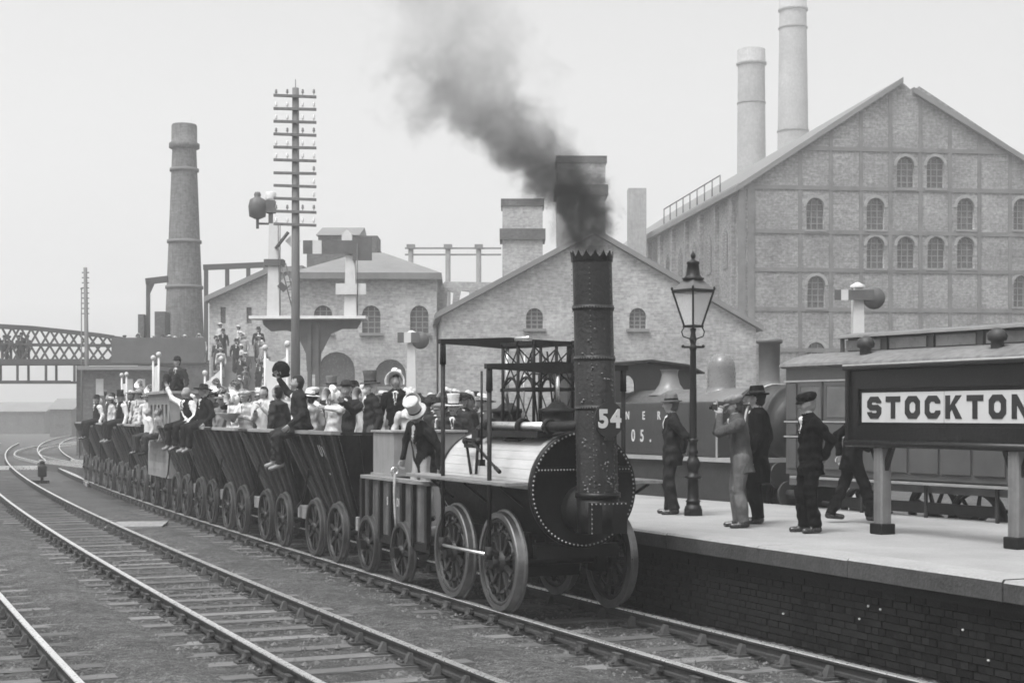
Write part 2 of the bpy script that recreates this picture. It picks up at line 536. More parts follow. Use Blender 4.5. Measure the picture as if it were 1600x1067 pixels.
for ti, (c, g) in enumerate(TRACKS):
    tr = bpy.data.objects.new('railway_track', None); C.objects.link(tr); tag(tr, kind='structure')
    for sg in (-1, 1):
        link('rail', rail_mesh(c + sg * g / 2, -14, 190 if ti == 0 else 120), tr)
    far = MB()
    s = -12.0 + .3 * ti
    r = random.Random(20 + ti)
    while s < 70:
        a = th(s)
        if s < 26 and pt(s, c).y > 8:
            o = link('sleeper', SLEEPER_ME, tr, pt(s, c + r.uniform(-.05, .05), -.183 + r.uniform(-.012, .010)), a + r.uniform(-.015, .015))
            for sg in (-1, 1):
                link('rail_chair', CHAIR_ME, tr, pt(s, c + sg * g / 2), a + (PI if sg < 0 else 0))
        else:
            R = Matrix.Rotation(a, 3, 'Z')
            for sg in (-1, 1):
                p = pt(s, c + sg * g / 2, -.11)
                far.box(p, (.17, .12, .12), R)
            far.box(pt(s, c, -.26), (2.6, .25, .14), R)
        s += .8 + (r.uniform(-.05, .05) if s < 26 else 0)
    tag(far.build('rail_chair', CHAIR, tr), kind='stuff')

# far tracks swinging off to the left, beyond the train
def far_track(name, pts):
    tr = bpy.data.objects.new(name, None); C.objects.link(tr); tag(tr, kind='structure')
    P = [Vector(p) for p in pts]
    Q = []
    for i in range(len(P) - 1):
        for k in range(6):
            t = k / 6
            p0, p1, p2, p3 = P[max(i - 1, 0)], P[i], P[i + 1], P[min(i + 2, len(P) - 1)]
            Q.append(.5 * ((2 * p1) + (p2 - p0) * t + (2 * p0 - 5 * p1 + 4 * p2 - p3) * t * t + (3 * p1 - p0 - 3 * p2 + p3) * t ** 3))
    Q.append(P[-1])
    for sg in (-1, 1):
        m = MB(); side = []
        for i, q in enumerate(Q):
            d = (Q[min(i + 1, len(Q) - 1)] - Q[max(i - 1, 0)]).normalized()
            side.append(q + Vector((d.y, -d.x, 0)) * sg * .75)
        n = len(side)
        vs = []
        for i, q in enumerate(side):
            d = (side[min(i + 1, n - 1)] - side[max(i - 1, 0)]).normalized()
            x = Vector((d.y, -d.x, 0)) * .036
            vs += [q - x + Vector((0, 0, -.14)), q - x, q + x, q + x + Vector((0, 0, -.14))]
        m.add(vs, [(i * 4 + k, i * 4 + k + 1, i * 4 + 5 + k, i * 4 + 4 + k) for i in range(n - 1) for k in range(3)])
        m.build('rail', RAILTOP, tr)
far_track('railway_track', [(-60, 58, -.03), (-38, 67, -.03), (-26, 72, -.03), (-18, 73.5, -.03), (-10, 74, -.03)])
far_track('railway_track', [(-40, 150, -.03), (-36, 118, -.03), (-30, 95, -.03), (-23, 78, -.03), (-17.5, 64, -.03), (-14.4, 55, -.03)])

# ------------------------------------------------------------------ platform
FAR = [(16.0, 4.6), (12.9, 10.0), (6.86, 20.57), (4.2, 25.2), (2.27, 28.3), (-1.2, 34.2), (-5.2, 43.0), (-9.6, 54.0), (-13.4, 62.0)]
NEARE = [pt(s, 1.45) for s in np.arange(-13, 49, 2.0)]
U_E = 1.45
plat = bpy.data.objects.new('platform', None); C.objects.link(plat); tag(plat, kind='structure')
def far_at(y):
    for (x0, y0), (x1, y1) in zip(FAR, FAR[1:]):
        if y0 <= y <= y1: return x0 + (x1 - x0) * (y - y0) / (y1 - y0)
    return FAR[-1][0]
m = MB()
rows = []
for s in np.arange(-13, 47.1, 1.0):
    a = pt(s, U_E + .45, PLAT); fx = max(far_at(a.y + 1.0), a.x + .5)
    ncol = 10
    rows.append([Vector((a.x + (fx - a.x) * k / ncol, a.y + 2.0 * k / ncol, PLAT)) for k in range(ncol + 1)])
vs = []; fs = []
nc = 11
for rw in rows: vs += rw
for i in range(len(rows) - 1):
    for k in range(nc - 1):
        fs.append((i * nc + k, i * nc + k + 1, (i + 1) * nc + k + 1, (i + 1) * nc + k))
m.add(vs, fs)
for i in range(len(rows) - 1):     # far face
    a, b = rows[i][-1], rows[i + 1][-1]
    m.add([a, b, b - Vector((0, 0, 1.3)), a - Vector((0, 0, 1.3))], [(0, 1, 2, 3)])
m.build('paving', PAVING, plat)
# coping stones along the edge
s = -13.0; r = random.Random(5); k = 0
while s < 46:
    L = r.choice([1.7, 1.9, 2.1, 2.3]) if s < 12 else 3.5
    m = MB(); seg = 4
    P = []
    dz = r.uniform(-.004, .004) if s > -5.6 or s < -7 else .008
    for i in range(seg + 1):
        ss = s + .006 + (L - .012) * i / seg
        P.append((pt(ss, U_E - .02 + r.uniform(-.006, .006)), pt(ss, U_E + .455)))
    vs = []
    for a, b in P:
        vs += [a + Vector((0, 0, PLAT - .19)), a + Vector((0, 0, PLAT - .022 + dz)), a + (b - a) * .045 + Vector((0, 0, PLAT + .004 + dz)), b + Vector((0, 0, PLAT + .004 + dz)), b + Vector((0, 0, PLAT - .19))]
    fs = []
    for i in range(seg):
        for q in range(5):
            fs.append((i * 5 + q, i * 5 + (q + 1) % 5, i * 5 + 5 + (q + 1) % 5, i * 5 + 5 + q))
    fs += [(0, 1, 2, 3, 4), tuple(seg * 5 + q for q in (4, 3, 2, 1, 0))]
    m.add(vs, fs)
    co = m.build('coping_stone', COPING, plat)
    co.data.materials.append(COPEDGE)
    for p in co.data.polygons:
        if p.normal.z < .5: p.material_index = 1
    s += L
# wall below: backing, projecting course, bricks
def strip(name, u0, u1, z0, z1, s0, s1, material, step=1.0):
    m = MB(); n = int((s1 - s0) / step) + 1
    vs = []; fs = []
    for i in range(n + 1):
        ss = s0 + (s1 - s0) * i / n
        vs += [pt(ss, u0, z0), pt(ss, u0, z1), pt(ss, u1, z1), pt(ss, u1, z0)]
    for i in range(n):
        for q in range(4):
            fs.append((i * 4 + q, i * 4 + (q + 1) % 4, i * 4 + 4 + (q + 1) % 4, i * 4 + 4 + q))
    fs += [(0, 1, 2, 3), (n * 4 + 3, n * 4 + 2, n * 4 + 1, n * 4)]
    m.add(vs, fs)
    return m.build(name, material, plat)
strip('wall_backing', 1.635, 1.9, -.45, PLAT - .2, -13, 46, MORTAR)
strip('corbel_course', 1.545, 1.9, PLAT - .30, PLAT - .195, -13, 46, PBRICK)
mh = MB(); mh.box((0, 0, 0), (.115, .218, .066)); BRICK_ME = mh.mesh('brick', PBRICK)
ms = MB(); ms.box((0, 0, 0), (.115, .104, .066)); BRICKH_ME = ms.mesh('brick', PBRICK)
restb = MB(); bricks = []
for row in range(11):
    z = PLAT - .30 - .040 - row * .077
    header = row % 2
    s = -9.6 + (.057 if header else 0)
    while s < 30:
        L = .114 if header else .228
        bricks.append((s + L / 2, z, header))
        s += L
bricks.sort(key=lambda b: b[0] if b[0] > -7.0 else 100 - b[0])
r = random.Random(9)
for i, (s, z, hd) in enumerate(bricks):
    du = r.uniform(-.007, .007)
    if i < 300:
        link('brick', BRICKH_ME if hd else BRICK_ME, plat, pt(s, 1.648 + du, z), th(s) + r.uniform(-.01, .01))
    elif s < 14:
        restb.box(pt(s, 1.648 + du, z), (.115, .104 if hd else .218, .066), Matrix.Rotation(th(s), 3, 'Z'))
tag(restb.build('brick', PBRICK, plat), kind='stuff')
# pale litter and limewash spots on and below the wall
m = MB()
for (s, z) in [(-2.6, .16), (-4.15, .42), (-4.35, .41), (-4.0, .27), (-5.6, .36), (-5.95, .12)]:
    p = pt(s, 1.575, z)
    m.ball(p, (.014, .017, .013), 7, 5)
tag(m.build('lime_spot', WHITE, plat), kind='stuff')
# ------------------------------------------------------------------ wheels
def wheel_parts(root, x, y, r, sg, nsp=8, loco=False):
    """a wheel as a part with sub-parts; its outer face looks to sg*x"""
    w = .125 if loco else .105
    m = MB()
    ri = r - (.075 if loco else .07)
    prof = [(ri, -w / 2), (r + .028, -w / 2), (r + .028, -w / 2 + .028), (r, -w / 2 + .045), (r - .004, w / 2 - .012), (r - .016, w / 2), (ri, w / 2)]
    m.lathe([(a, sg * b) for a, b in prof], (0, 0, 0), 'x', 40, True, True)
    key = ('tyre', r, sg)
    me = WH.get(key)
    if me is None:
        me = m.mesh('tyre', TYRE if loco else WTYRE)
        for p in me.polygons: p.use_smooth = True
        try: me.set_sharp_from_angle(angle=.6)
        except Exception: pass
        WH[key] = me
    wo = bpy.data.objects.new('wheel', None); C.objects.link(wo); wo.parent = root; wo.location = (x, y, r)
    wo.rotation_euler = (random.uniform(0, 6), 0, 0)
    link('tyre', me, wo)
    key = ('hub', r, sg)
    if key not in WH:
        m = MB()
        hr = .14 if loco else .095
        m.lathe([(.0, sg * .085), (hr * .5, sg * .085), (hr * .6, sg * .06), (hr, sg * .05), (hr, -sg * .06), (0, -sg * .06)], (0, 0, 0), 'x', 20)
        WH[key] = m.mesh('hub', WHEELIRON)
        m = MB()
        if loco:
            m.lathe([(ri + .005, -.045), (ri + .005, .045), (ri - .05, .045), (ri - .05, -.045)], (0, 0, 0), 'x', 40, True, True)
        else:
            m.lathe([(ri + .005, -.035), (ri + .005, .035), (ri - .022, .03), (ri - .022, -.03)], (0, 0, 0), 'x', 36, True, True)
        WH[('rim', r, sg)] = m.mesh('rim', WHEELIRON)
        m = MB()
        if loco:
            rm = ri * .70
            m.beam((0, 0, .1), (sg * .012, 0, rm), .045, .05, (0, 1, 0))
            m.beam((sg * .012, 0, rm), (0, .07, ri - .03), .04, .04, (0, 1, 0))
            m.beam((sg * .012, 0, rm), (0, -.07, ri - .03), .04, .04, (0, 1, 0))
            a = 2 * PI / nsp / 2
            for q in (-1, 1):
                m.beam((sg * .012, 0, rm), (0, q * rm * math.sin(a) * .99, rm * math.cos(a) * .985), .03, .04, (0, 1, 0))
            m.tube((sg * .035, 0, rm), (sg * .06, 0, rm), .028, .022, 8)
        else:
            m.hexa([(-.02, -.034, .07), (.02, -.034, .07), (.02, .034, .07), (-.02, .034, .07), (-.014, -.022, ri), (.014, -.022, ri), (.014, .022, ri), (-.014, .022, ri)])
        WH[('spoke', r, sg)] = m.mesh('spoke', WHEELIRON)
    link('hub', WH[key], wo)
    link('rim', WH[('rim', r, sg)], wo)
    for k in range(nsp):
        o = link('spoke', WH[('spoke', r, sg)], wo)
        o.rotation_euler = (2 * PI * k / nsp, 0, 0)
    return wo
WH = {}
HG = .7525

# ------------------------------------------------------------------ the old steam locomotive (frame: x towards the platform, y rearwards, z from the rail)
loco = thing('steam_locomotive', 'early steam locomotive with tall black chimney numbered 54 and pale lagged boiler', 'locomotive', pt(0, 0), th(0))
BZ, BR = 1.51, .66
Y0, Y1 = -.684, 2.37
# boiler shell and lagging boards
m = MB(); m.tube((0, Y0 + .02, BZ), (0, Y1 - .02, BZ), BR - .02, n=48)
boiler = m.build('boiler', DULLIRON, loco)
nb = 34
for k in range(nb):
    a0, a1 = 2 * PI * k / nb, 2 * PI * (k + 1) / nb
    mid = (a0 + a1) / 2
    if math.sin(mid) < -.08: continue
    m = MB(); g = .0025
    P = []
    for yy in (Y0 + .05, Y1 - .04):
        for a in (a0 + g, (a0 + a1) / 2, a1 - g):
            P.append((BR * math.cos(a), yy, BZ + BR * math.sin(a)))
        for a in (a1 - g, (a0 + a1) / 2, a0 + g):
            P.append(((BR - .022) * math.cos(a), yy, BZ + (BR - .022) * math.sin(a)))
    m.add(P, [(0, 1, 7, 6), (1, 2, 8, 7), (2, 3, 9, 8), (3, 4, 10, 9), (4, 5, 11, 10), (5, 0, 6, 11), (0, 1, 2, 3, 4, 5), (6, 7, 8, 9, 10, 11)])
    m.build('lagging_board', LAG, boiler)
for yy in (Y0 + .06, Y1 - .05):
    m = MB(); m.lathe([(BR + .008, -.03), (BR + .016, -.03), (BR + .016, .03), (BR + .008, .03)], (0, yy, BZ), 'y', 48, True, True)
    m.build('boiler_band', BLACKIRON, boiler)
# soot stain plates on top of the boiler
for a, yy, L in ((1.75, -.15, .5), (1.95, .55, .45), (2.05, 1.75, .30)):
    m = MB()
    ca, sa = math.cos(a), math.sin(a)
    m.box((ca * (BR + .01), yy, BZ + sa * (BR + .01)), (.30, L, .03), Matrix.Rotation(PI / 2 - a, 3, 'Y'))
    m.build('soot_plate', DULLIRON, loco)
# front end plate with flange
m = MB()
m.lathe([(0, 0), (.62, 0), (.64, -.02), (.70, -.02), (.71, 0), (.71, .05), (.66, .06), (0, .06)], (0, Y0 - .03, BZ), 'y', 64)
plate = m.build('end_plate', BLACKIRON, loco)
m = MB(); m.box((0, Y0 - .052, BZ + .235), (1.30, .014, .07)); m.build('seam_strip', BLACKIRON, plate)
def dome_rivet(m, p, nrm, r=.011):
    x, y, d = frame_of(nrm)
    p = Vector(p)
    base = [p + x * (r * math.cos(t)) + y * (r * math.sin(t)) for t in (0, 1.05, 2.09, 3.14, 4.19, 5.24)]
    mid = [p + d * r * .6 + (q - p) * .7 for q in base]
    top = p + d * r * .9
    vs = base + mid + [top]
    m.add(vs, [(i, (i + 1) % 6, 6 + (i + 1) % 6, 6 + i) for i in range(6)] + [(6 + i, 6 + (i + 1) % 6, 12) for i in range(6)], True)
m = MB()
for k in range(78):
    a = 2 * PI * k / 78
    dome_rivet(m, (.672 * math.cos(a), Y0 - .05, BZ + .672 * math.sin(a)), (0, -1, 0), .0135)
for k in range(30):
    dome_rivet(m, (-.60 + k * .0414, Y0 - .06, BZ + .235), (0, -1, 0), .0115)
tag(m.build('rivet', RIVETB, plate), kind='stuff')
# chimney
CX, CY = 0.0, -1.10
CR = .232
LEAN = -.030
def chp(z): return Vector((CX + LEAN * (z - 1.3) * .9, CY, z))
chim = MB()
prof = [1.42, 1.75, 2.1, 2.47, 2.49, 3.05, 3.07, 3.64, 3.66, 4.22]
n = 48
vs = []
for i, z in enumerate(prof):
    rr = CR + (.006 if 4 <= i <= 5 or i in (0, 1, 2, 3) else 0) + (.004 if z < 2.48 else 0)
    for k in range(n):
        a = 2 * PI * k / n
        c = chp(z); vs.append((c.x + rr * math.cos(a), c.y + rr * math.sin(a), z))
chim.add(vs, [(i * n + k, i * n + (k + 1) % n, (i + 1) * n + (k + 1) % n, (i + 1) * n + k) for i in range(len(prof) - 1) for k in range(n)], True)
vi = []
for z in (4.22, 3.6):
    for k in range(n):
        a = 2 * PI * k / n
        c = chp(z); vi.append((c.x + (CR - .02) * math.cos(a), c.y + (CR - .02) * math.sin(a), z))
chim.add(vi, [(k, n + k, n + (k + 1) % n, (k + 1) % n) for k in range(n)], True)
chimney = chim.build('chimney', CHIMIRON, loco)
# serrated crown
m = MB(); nt = 15
for k in range(nt):
    a0, a1, am = 2 * PI * k / nt, 2 * PI * (k + 1) / nt, 2 * PI * (k + .5) / nt
    c = chp(4.25); P = []
    for rr in (CR + .012, CR - .004):
        for a, z in ((a0, 4.19), (am, 4.19), (a1, 4.19), (a1, 4.235), (am + .5 * (a1 - am), 4.262), (am, 4.312), (a0 + .5 * (am - a0), 4.262), (a0, 4.235)):
            q = rr + (z - 4.19) * .10
            P.append((c.x + q * math.cos(a), c.y + q * math.sin(a), z))
    m.add(P, [(0, 1, 5, 6, 7), (1, 2, 3, 4, 5), (15, 14, 13, 9, 8), (13, 12, 11, 10, 9)] + [(i, (i + 1) % 8, 8 + (i + 1) % 8, 8 + i) for i in range(8)])
m.build('crown', BLACKIRON, chimney)
for z in (2.48, 3.06, 3.65):
    m = MB(); c = chp(z)
    m.lathe([(CR + .002, -.03), (CR + .013, -.03), (CR + .013, .03), (CR + .002, .03)], c, 'z', 48, True, True)
    m.build('chimney_band', CHIMIRON, chimney)
m = MB()
for z in (2.48, 3.06, 3.65):
    for k in range(44):
        a = 2 * PI * k / 44; c = chp(z)
        dome_rivet(m, (c.x + (CR + .012) * math.cos(a), c.y + (CR + .012) * math.sin(a), z), (math.cos(a), math.sin(a), 0), .010)
for a in (-1.05, .9, 2.6, 4.1):      # vertical seams
    z = 1.5
    while z < 4.15:
        c = chp(z)
        dome_rivet(m, (c.x + (CR + .009) * math.cos(a), c.y + (CR + .009) * math.sin(a), z), (math.cos(a), math.sin(a), 0), .010)
        z += .062
r = random.Random(4)
for k in range(150):                 # patch bolts, denser low down
    z = 1.45 + 2.0 * r.random() ** 1.5; a = r.uniform(-2.9, .4); c = chp(z)
    dome_rivet(m, (c.x + (CR + .009) * math.cos(a), c.y + (CR + .009) * math.sin(a), z), (math.cos(a), math.sin(a), 0), r.choice([.010, .013, .018]))
tag(m.build('rivet', RIVET, chimney), kind='stuff')
# number disc
nd = MB()
nd.tube((0, 0, 0), (0, -.02, 0), .205, n=40, smooth=False)
nd.box((0, -.008, .215), (.13, .016, .06)); nd.box((0, -.008, -.215), (.12, .016, .05))
do = nd.build('number_disc', BLACKP, chimney)
c = chp(2.34)
FA = math.radians(-90 + 7)
do.location = (c.x + math.cos(FA) * .262, c.y + math.sin(FA) * .262, 2.345)
do.rotation_euler = (0, 0, FA + PI / 2)
for ch_, dx in (('5', -.088), ('4', .088)):
    me = text_mesh(ch_, .285, .004, WHITE, .013, .98)
    o = link('digit', me, do, (dx, -.025, 0)); o.rotation_euler = (PI / 2, 0, 0)
# flue elbow at the foot of the chimney
m = MB()
pts = [(0.0, Y0 - .02, 1.29), (0, Y0 - .12, 1.28), (0, Y0 - .2, 1.28), (0, CY, 1.28)]
m.lathe([(.30, 0), (.30, -.10), (.285, -.16), (.24, -.22), (.22, -.30), (.0, -.30)], (0.0, Y0 - .03, 1.27), 'y', 36)
m.build('flue_flange', BLACKIRON, loco)
m = MB()
m.tube((0, CY, 1.02), (0, CY, 1.46), CR + .018, n=40)
m.lathe([(CR + .035, -.03), (CR + .035, .03), (CR, .03), (CR, -.03)], (0, CY, 1.46), 'z', 40, True, True)
m.box((.03, CY - .02, 1.20), (.46, .44, .36))
m.build('flue_box', BLACKIRON, loco)
m = MB()
for k in range(9):
    dome_rivet(m, (-.2 + .055 * k, CY - .243, 1.365), (0, -1, 0), .011)
for k in range(7):
    dome_rivet(m, (.262, CY - .2 + .06 * k, 1.365), (1, 0, 0), .011)
    dome_rivet(m, (-.2, CY - .243, 1.03 + .055 * k), (0, -1, 0), .010)
tag(m.build('rivet', RIVETB, loco), kind='stuff')
# frames and underside
for sg in (-1, 1):
    m = MB(); m.b2((sg * .50, -.35, .70), (sg * .56, 2.2, .98)); m.build('side_frame', BLACKIRON, loco)
    for yy in (0, 1.555):
        m = MB(); m.b2((sg * .48, yy - .13, .45), (sg * .62, yy + .13, .85)); m.build('axle_box', BLACKIRON, loco)
m = MB(); m.b2((-.55, .5, .35), (.55, 1.2, .72)); m.build('feed_tank', BLACKIRON, loco)
m = MB(); m.b2((-.55, Y0 + .1, .68), (.55, Y0 + .22, .84)); m.build('front_beam', BLACKIRON, loco)
for yy in (0, 1.555):
    m = MB(); m.tube((-.7, yy, .61), (.7, yy, .61), .06, n=14); m.build('axle', BLACKIRON, loco)
    for sg in (-1, 1):
        wheel_parts(loco, sg * HG, yy, .61, sg, 10, True)
# cranks, coupling rods, connecting rods, crossheads
XP = .92
for sg in (-1, 1):
    m = MB(); m.tube((sg * (XP + .01), 0, .70), (sg * (XP + .01), 1.555, .70), .021, n=10)
    m.build('coupling_rod', BRIGHT, loco)
    for yy in (0, 1.555):
        m = MB()
        m.beam((sg * .86, yy, .61), (sg * .86, yy, .70), .05, .14, (0, 1, 0))
        m.tube((sg * .8, yy, .70), (sg * .97, yy, .70), .045, n=12)
        m.tube((sg * .78, yy, .61), (sg * .9, yy, .61), .08, n=14)
        m.build('crank', DULLIRON, loco)
    for yy, zt in ((0, 2.99), (1.555, 3.36)):
        m = MB(); m.tube((sg * XP, yy, .72), (sg * XP, yy, zt - .28), .026, .030, n=10); m.tube((sg * XP, yy, zt - .3), (sg * XP, yy, zt + .03), .042, .036, n=10)
        m.tube((sg * XP, yy, .64), (sg * XP, yy, .80), .05, n=10)
        m.build('connecting_rod', DULLIRON, loco)
for yy, zt in ((0, 2.99), (1.555, 3.36)):
    m = MB()
    m.prism([(-.97, zt - .03), (-.5, zt - .05), (0, zt - .085), (.5, zt - .05), (.97, zt - .03), (.97, zt + .03), (.5, zt + .045), (0, zt + .07), (-.5, zt + .045), (-.97, zt + .03)], yy - .045, yy + .045, 'xz')
    m.build('crosshead_beam', DULLIRON, loco)
# cylinders let into the boiler top, with flanged covers, piston rods
for yy, zt in ((0.0, 2.99), (1.555, 3.36)):
    m = MB(); m.lathe([(.20, 2.0), (.20, 2.24), (.26, 2.25), (.26, 2.30), (.2, 2.31), (.19, 2.42), (.24, 2.43), (.24, 2.47), (.14, 2.49), (.07, 2.56), (.0, 2.56)], (0, yy, 0), 'z', 28)
    m.build('cylinder', DULLIRON, loco)
    m = MB(); m.tube((0, yy, 2.5), (0, yy, zt), .025, n=10); m.build('piston_rod', BRIGHT, loco)
# motion frame: columns, rails, braces, arched brackets
cols = [(x, y) for y in (.12, .60, 1.08) for x in (-.27, .27)]
for x, y in cols:
    m = MB(); m.tube((x, y, 2.05), (x, y, 3.33), .022, n=8); m.build('motion_column', DULLIRON, loco)
for z in (2.72, 3.30):
    for x in (-.27, .27):
        m = MB(); m.beam((x, .06, z), (x, 1.14, z), .03, .045); m.build('motion_rail', DULLIRON, loco)
    for y in (.12, .60, 1.08):
        m = MB(); m.beam((-.3, y, z), (.3, y, z), .03, .04); m.build('motion_rail', DULLIRON, loco)
for x in (-.27, .27):
    for ya, yb in ((.12, .60), (.60, 1.08)):
        for za, zb in ((2.74, 3.25), (2.12, 2.70)):
            m = MB(); m.tube((x, ya, za), (x, yb, zb), .010, n=6); m.build('brace', DULLIRON, loco)
            m = MB(); m.tube((x, ya, zb), (x, yb, za), .010, n=6); m.build('brace', DULLIRON, loco)
        m = MB(); ym = (ya + yb) / 2
        m.path([(x, ym + .22 * math.cos(a), 2.70 + .17 * math.sin(a)) for a in np.linspace(0, PI, 13)], .018, 6)
        m.build('arch_bracket', DULLIRON, loco)
for y in (.12, .60, 1.08):
    m = MB(); m.tube((-.27, y, 2.75), (.27, y, 3.25), .010, n=6); m.build('brace', DULLIRON, loco)
    m = MB(); m.tube((.27, y, 2.75), (-.27, y, 3.25), .010, n=6); m.build('brace', DULLIRON, loco)
for x in (-.11, .11):
    for y in (.3, .8):
        m = MB(); m.tube((x, y, 2.2), (x * .4, y + .1, 3.2), .012, n=6); m.build('radius_rod', BRIGHT if x < 0 and y > .5 else DULLIRON, loco)
m = MB()
m.path([(-.29, .2, 3.36), (-.29, .62, 3.37), (-.1, 1.05, 3.37), (.2, 1.1, 3.36)], .02, 6)
m.build('parallel_link', BRIGHT, loco)
m = MB(); m.tube((.32, .2, 3.0), (.32, .2, 3.22), .012, n=6); m.ball((.32, .2, 2.86), .05, 10, 8); m.tube((.32, .2, 2.86), (.32, .2, 3.0), .008, n=6)
m.build('governor_ball', BLACKIRON, loco)
# exhaust pipe along the boiler top to the chimney
m = MB()
m.tube((-.36, 1.30, 2.26), (-.36, -.55, 2.26), .055, n=18)
m.build('exhaust_pipe', BRIGHT, loco)
m = MB()
m.path([(-.36, -.5, 2.26), (-.36, -.72, 2.26), (-.33, -.86, 2.26), (-.25, -.95, 2.27), (-.16, -1.0, 2.28)], .062, 12)
m.lathe([(.06, -.03), (.095, -.03), (.095, .03), (.06, .03)], (-.36, -.52, 2.26), 'y', 20, True, True)
m.build('pipe_elbow', DULLIRON, loco)
for yy in (1.30, .25):
    m = MB(); m.lathe([(.05, -.035), (.10, -.035), (.10, .035), (.05, .035)], (-.36, yy, 2.26), 'y', 20, True, True); m.build('pipe_flange', DULLIRON, loco)
m = MB(); m.b2((-.46, -.4, 2.12), (-.26, 1.4, 2.20)); m.build('pipe_saddle', BLACKIRON, loco)
m = MB(); m.path([(-.36, 1.3, 2.26), (-.36, 1.5, 2.25), (-.2, 1.55, 2.28)], .05, 10); m.build('pipe_elbow', DULLIRON, loco)
# valve gear bracket and hand lever on the near side
m = MB()
a = 2.62
bx, bz = BR * math.cos(a) - .05, BZ + BR * math.sin(a)
m.beam((bx - .02, 1.02, bz + .16), (bx - .02, 1.45, bz + .16), .05, .05)
m.beam((bx - .02, 1.02, bz + .24), (bx - .02, 1.45, bz + .24), .04, .04)
for yy in (1.02, 1.45):
    m.ball((bx - .02, yy, bz + .22), .05, 10, 6)
    m.beam((bx - .02, yy, bz + .26), (bx - .06, yy - .02 if yy < 1.2 else yy - .28, bz - .20), .03, .03)
m.build('valve_bracket', BLACKIRON, loco)
m = MB(); m.tube((bx - .05, 1.12, bz + .2), (bx - .10, .25, bz - .10), .022, .016, 8); m.tube((bx - .10, .28, bz - .09), (bx - .11, .12, bz - .14), .026, n=8); m.build('hand_lever', BLACKIRON, loco)
m = MB(); m.tube((bx - .14, .62, 2.95), (bx - .14, .62, bz - .02), .016, n=8); m.box((bx - .14, .62, bz - .04), (.07, .07, .08)); m.build('valve_rod', BLACKIRON, loco)
m = MB(); m.box((-.28, 1.70, 2.14), (.26, .22, .12)); m.ball((-.28, 1.7, 2.2), (.12, .1, .08), 12, 6); m.build('safety_valve', BLACKIRON, loco)
# running planks, either side
for sg in (-1, 1):
    u0, u1 = sg * .66, sg * (1.12 if sg > 0 else 1.0)
    m = MB(); m.b2((u0, Y0 + .02, 1.555), (u1, 2.75, 1.60)); m.build('running_plank', PLANK, loco, bevel=.006)
    for yy in (-.4, .75, 1.9):
        m = MB(); m.beam((sg * .64, yy, 1.30), (u1 * .95, yy, 1.54), .03, .03); m.build('plank_bracket', BLACKIRON, loco)

# ------------------------------------------------------------------ tender
SD = 4.1
tender = thing('tender', 'small four-wheeled wooden tender with pale water tank behind the locomotive', 'tender', pt(SD, 0), th(SD))
m = MB(); m.b2((-.62, -1.55, .62), (.62, 1.45, .72)); m.build('deck', TIMBER, tender)
for sg in (-1, 1):
    x = sg * .70
    for k in range(6):
        y0 = -1.5 + k * .475
        m = MB(); m.b2((x - .018, y0 + .01, .62), (x + .018, y0 + .465, 1.42)); m.build('side_board', mat('tender_board', .075, .75, .4, 4, .4, 14, rnd=.35, streak=.35), tender)
    for y in (-1.5, -.95, -.48, .0, .5, 1.0, 1.38):
        m = MB(); m.b2((x + sg * .02, y - .05, .55), (x + sg * .075, y + .05, 1.42)); m.build('side_post', BLACKIRON, tender)
    m = MB(); m.b2((x - .06, -1.62, 1.422), (x + .10, 1.45, 1.475)); m.build('top_rail', PLANK, tender, bevel=.006)
    m = MB(); m.b2((x - .05, -1.6, .5), (x + .04, 1.5, .615)); m.build('sole_bar', BLACKIRON, tender)
m = MB(); m.b2((-.66, 1.40, .62), (.66, 1.44, 1.42)); m.build('end_board', WAGON, tender)
m = MB(); m.b2((-.58, .40, .72), (.58, 1.36, 2.13)); tank = m.build('water_tank', TANKP, tender, bevel=.012)
m = MB(); m.b2((-.61, .37, 2.131), (.61, 1.39, 2.165)); m.build('tank_lid', PLANK, tank, bevel=.006)
m = MB(); m.b2((-.61, .37, 1.478), (.61, 1.39, 1.51)); m.build('tank_band', PLANK, tank)
for txt, yy in (('S', .26), ('D', -.19), ('R', -.27)):
    o = link('letter', text_mesh(txt, .17, .002, LETTER, .004, .6), tender, (-.7215, yy, 1.12)); o.rotation_euler = (PI / 2, 0, -PI / 2)
m = MB(); m.path([(-.80, -.30, 1.55), (-.82, -.33, 1.3), (-.84, -.42, 1.0), (-.85, -.5, .80)], .02, 6); m.build('brake_lever', PLANK, tender)
m = MB(); m.ring((-.80, -.29, 1.59), .05, .012, 'y', 16, 6); m.build('lever_handle', BRIGHT, tender)
for dy in (-.52, 1.03):
    m = MB(); m.tube((-.7, dy, .435), (.7, dy, .435), .045, n=12); m.build('axle', BLACKIRON, tender)
    for sg in (-1, 1):
        wheel_parts(tender, sg * HG, dy, .435, sg, 8)
        m = MB(); m.b2((sg * .84, dy - .1, .36), (sg * .92, dy + .1, .5)); m.build('axle_box', BLACKIRON, tender)
m = MB(); m.tube((-.2, -1.6, .45), (-.2, -2.0, .47), .025, n=8); m.build('drawbar', BRIGHT, tender)
m = MB(); m.beam((-.65, -1.6, .52), (.65, -1.6, .52), .12, .14); m.build('end_beam', BLACKIRON, tender)

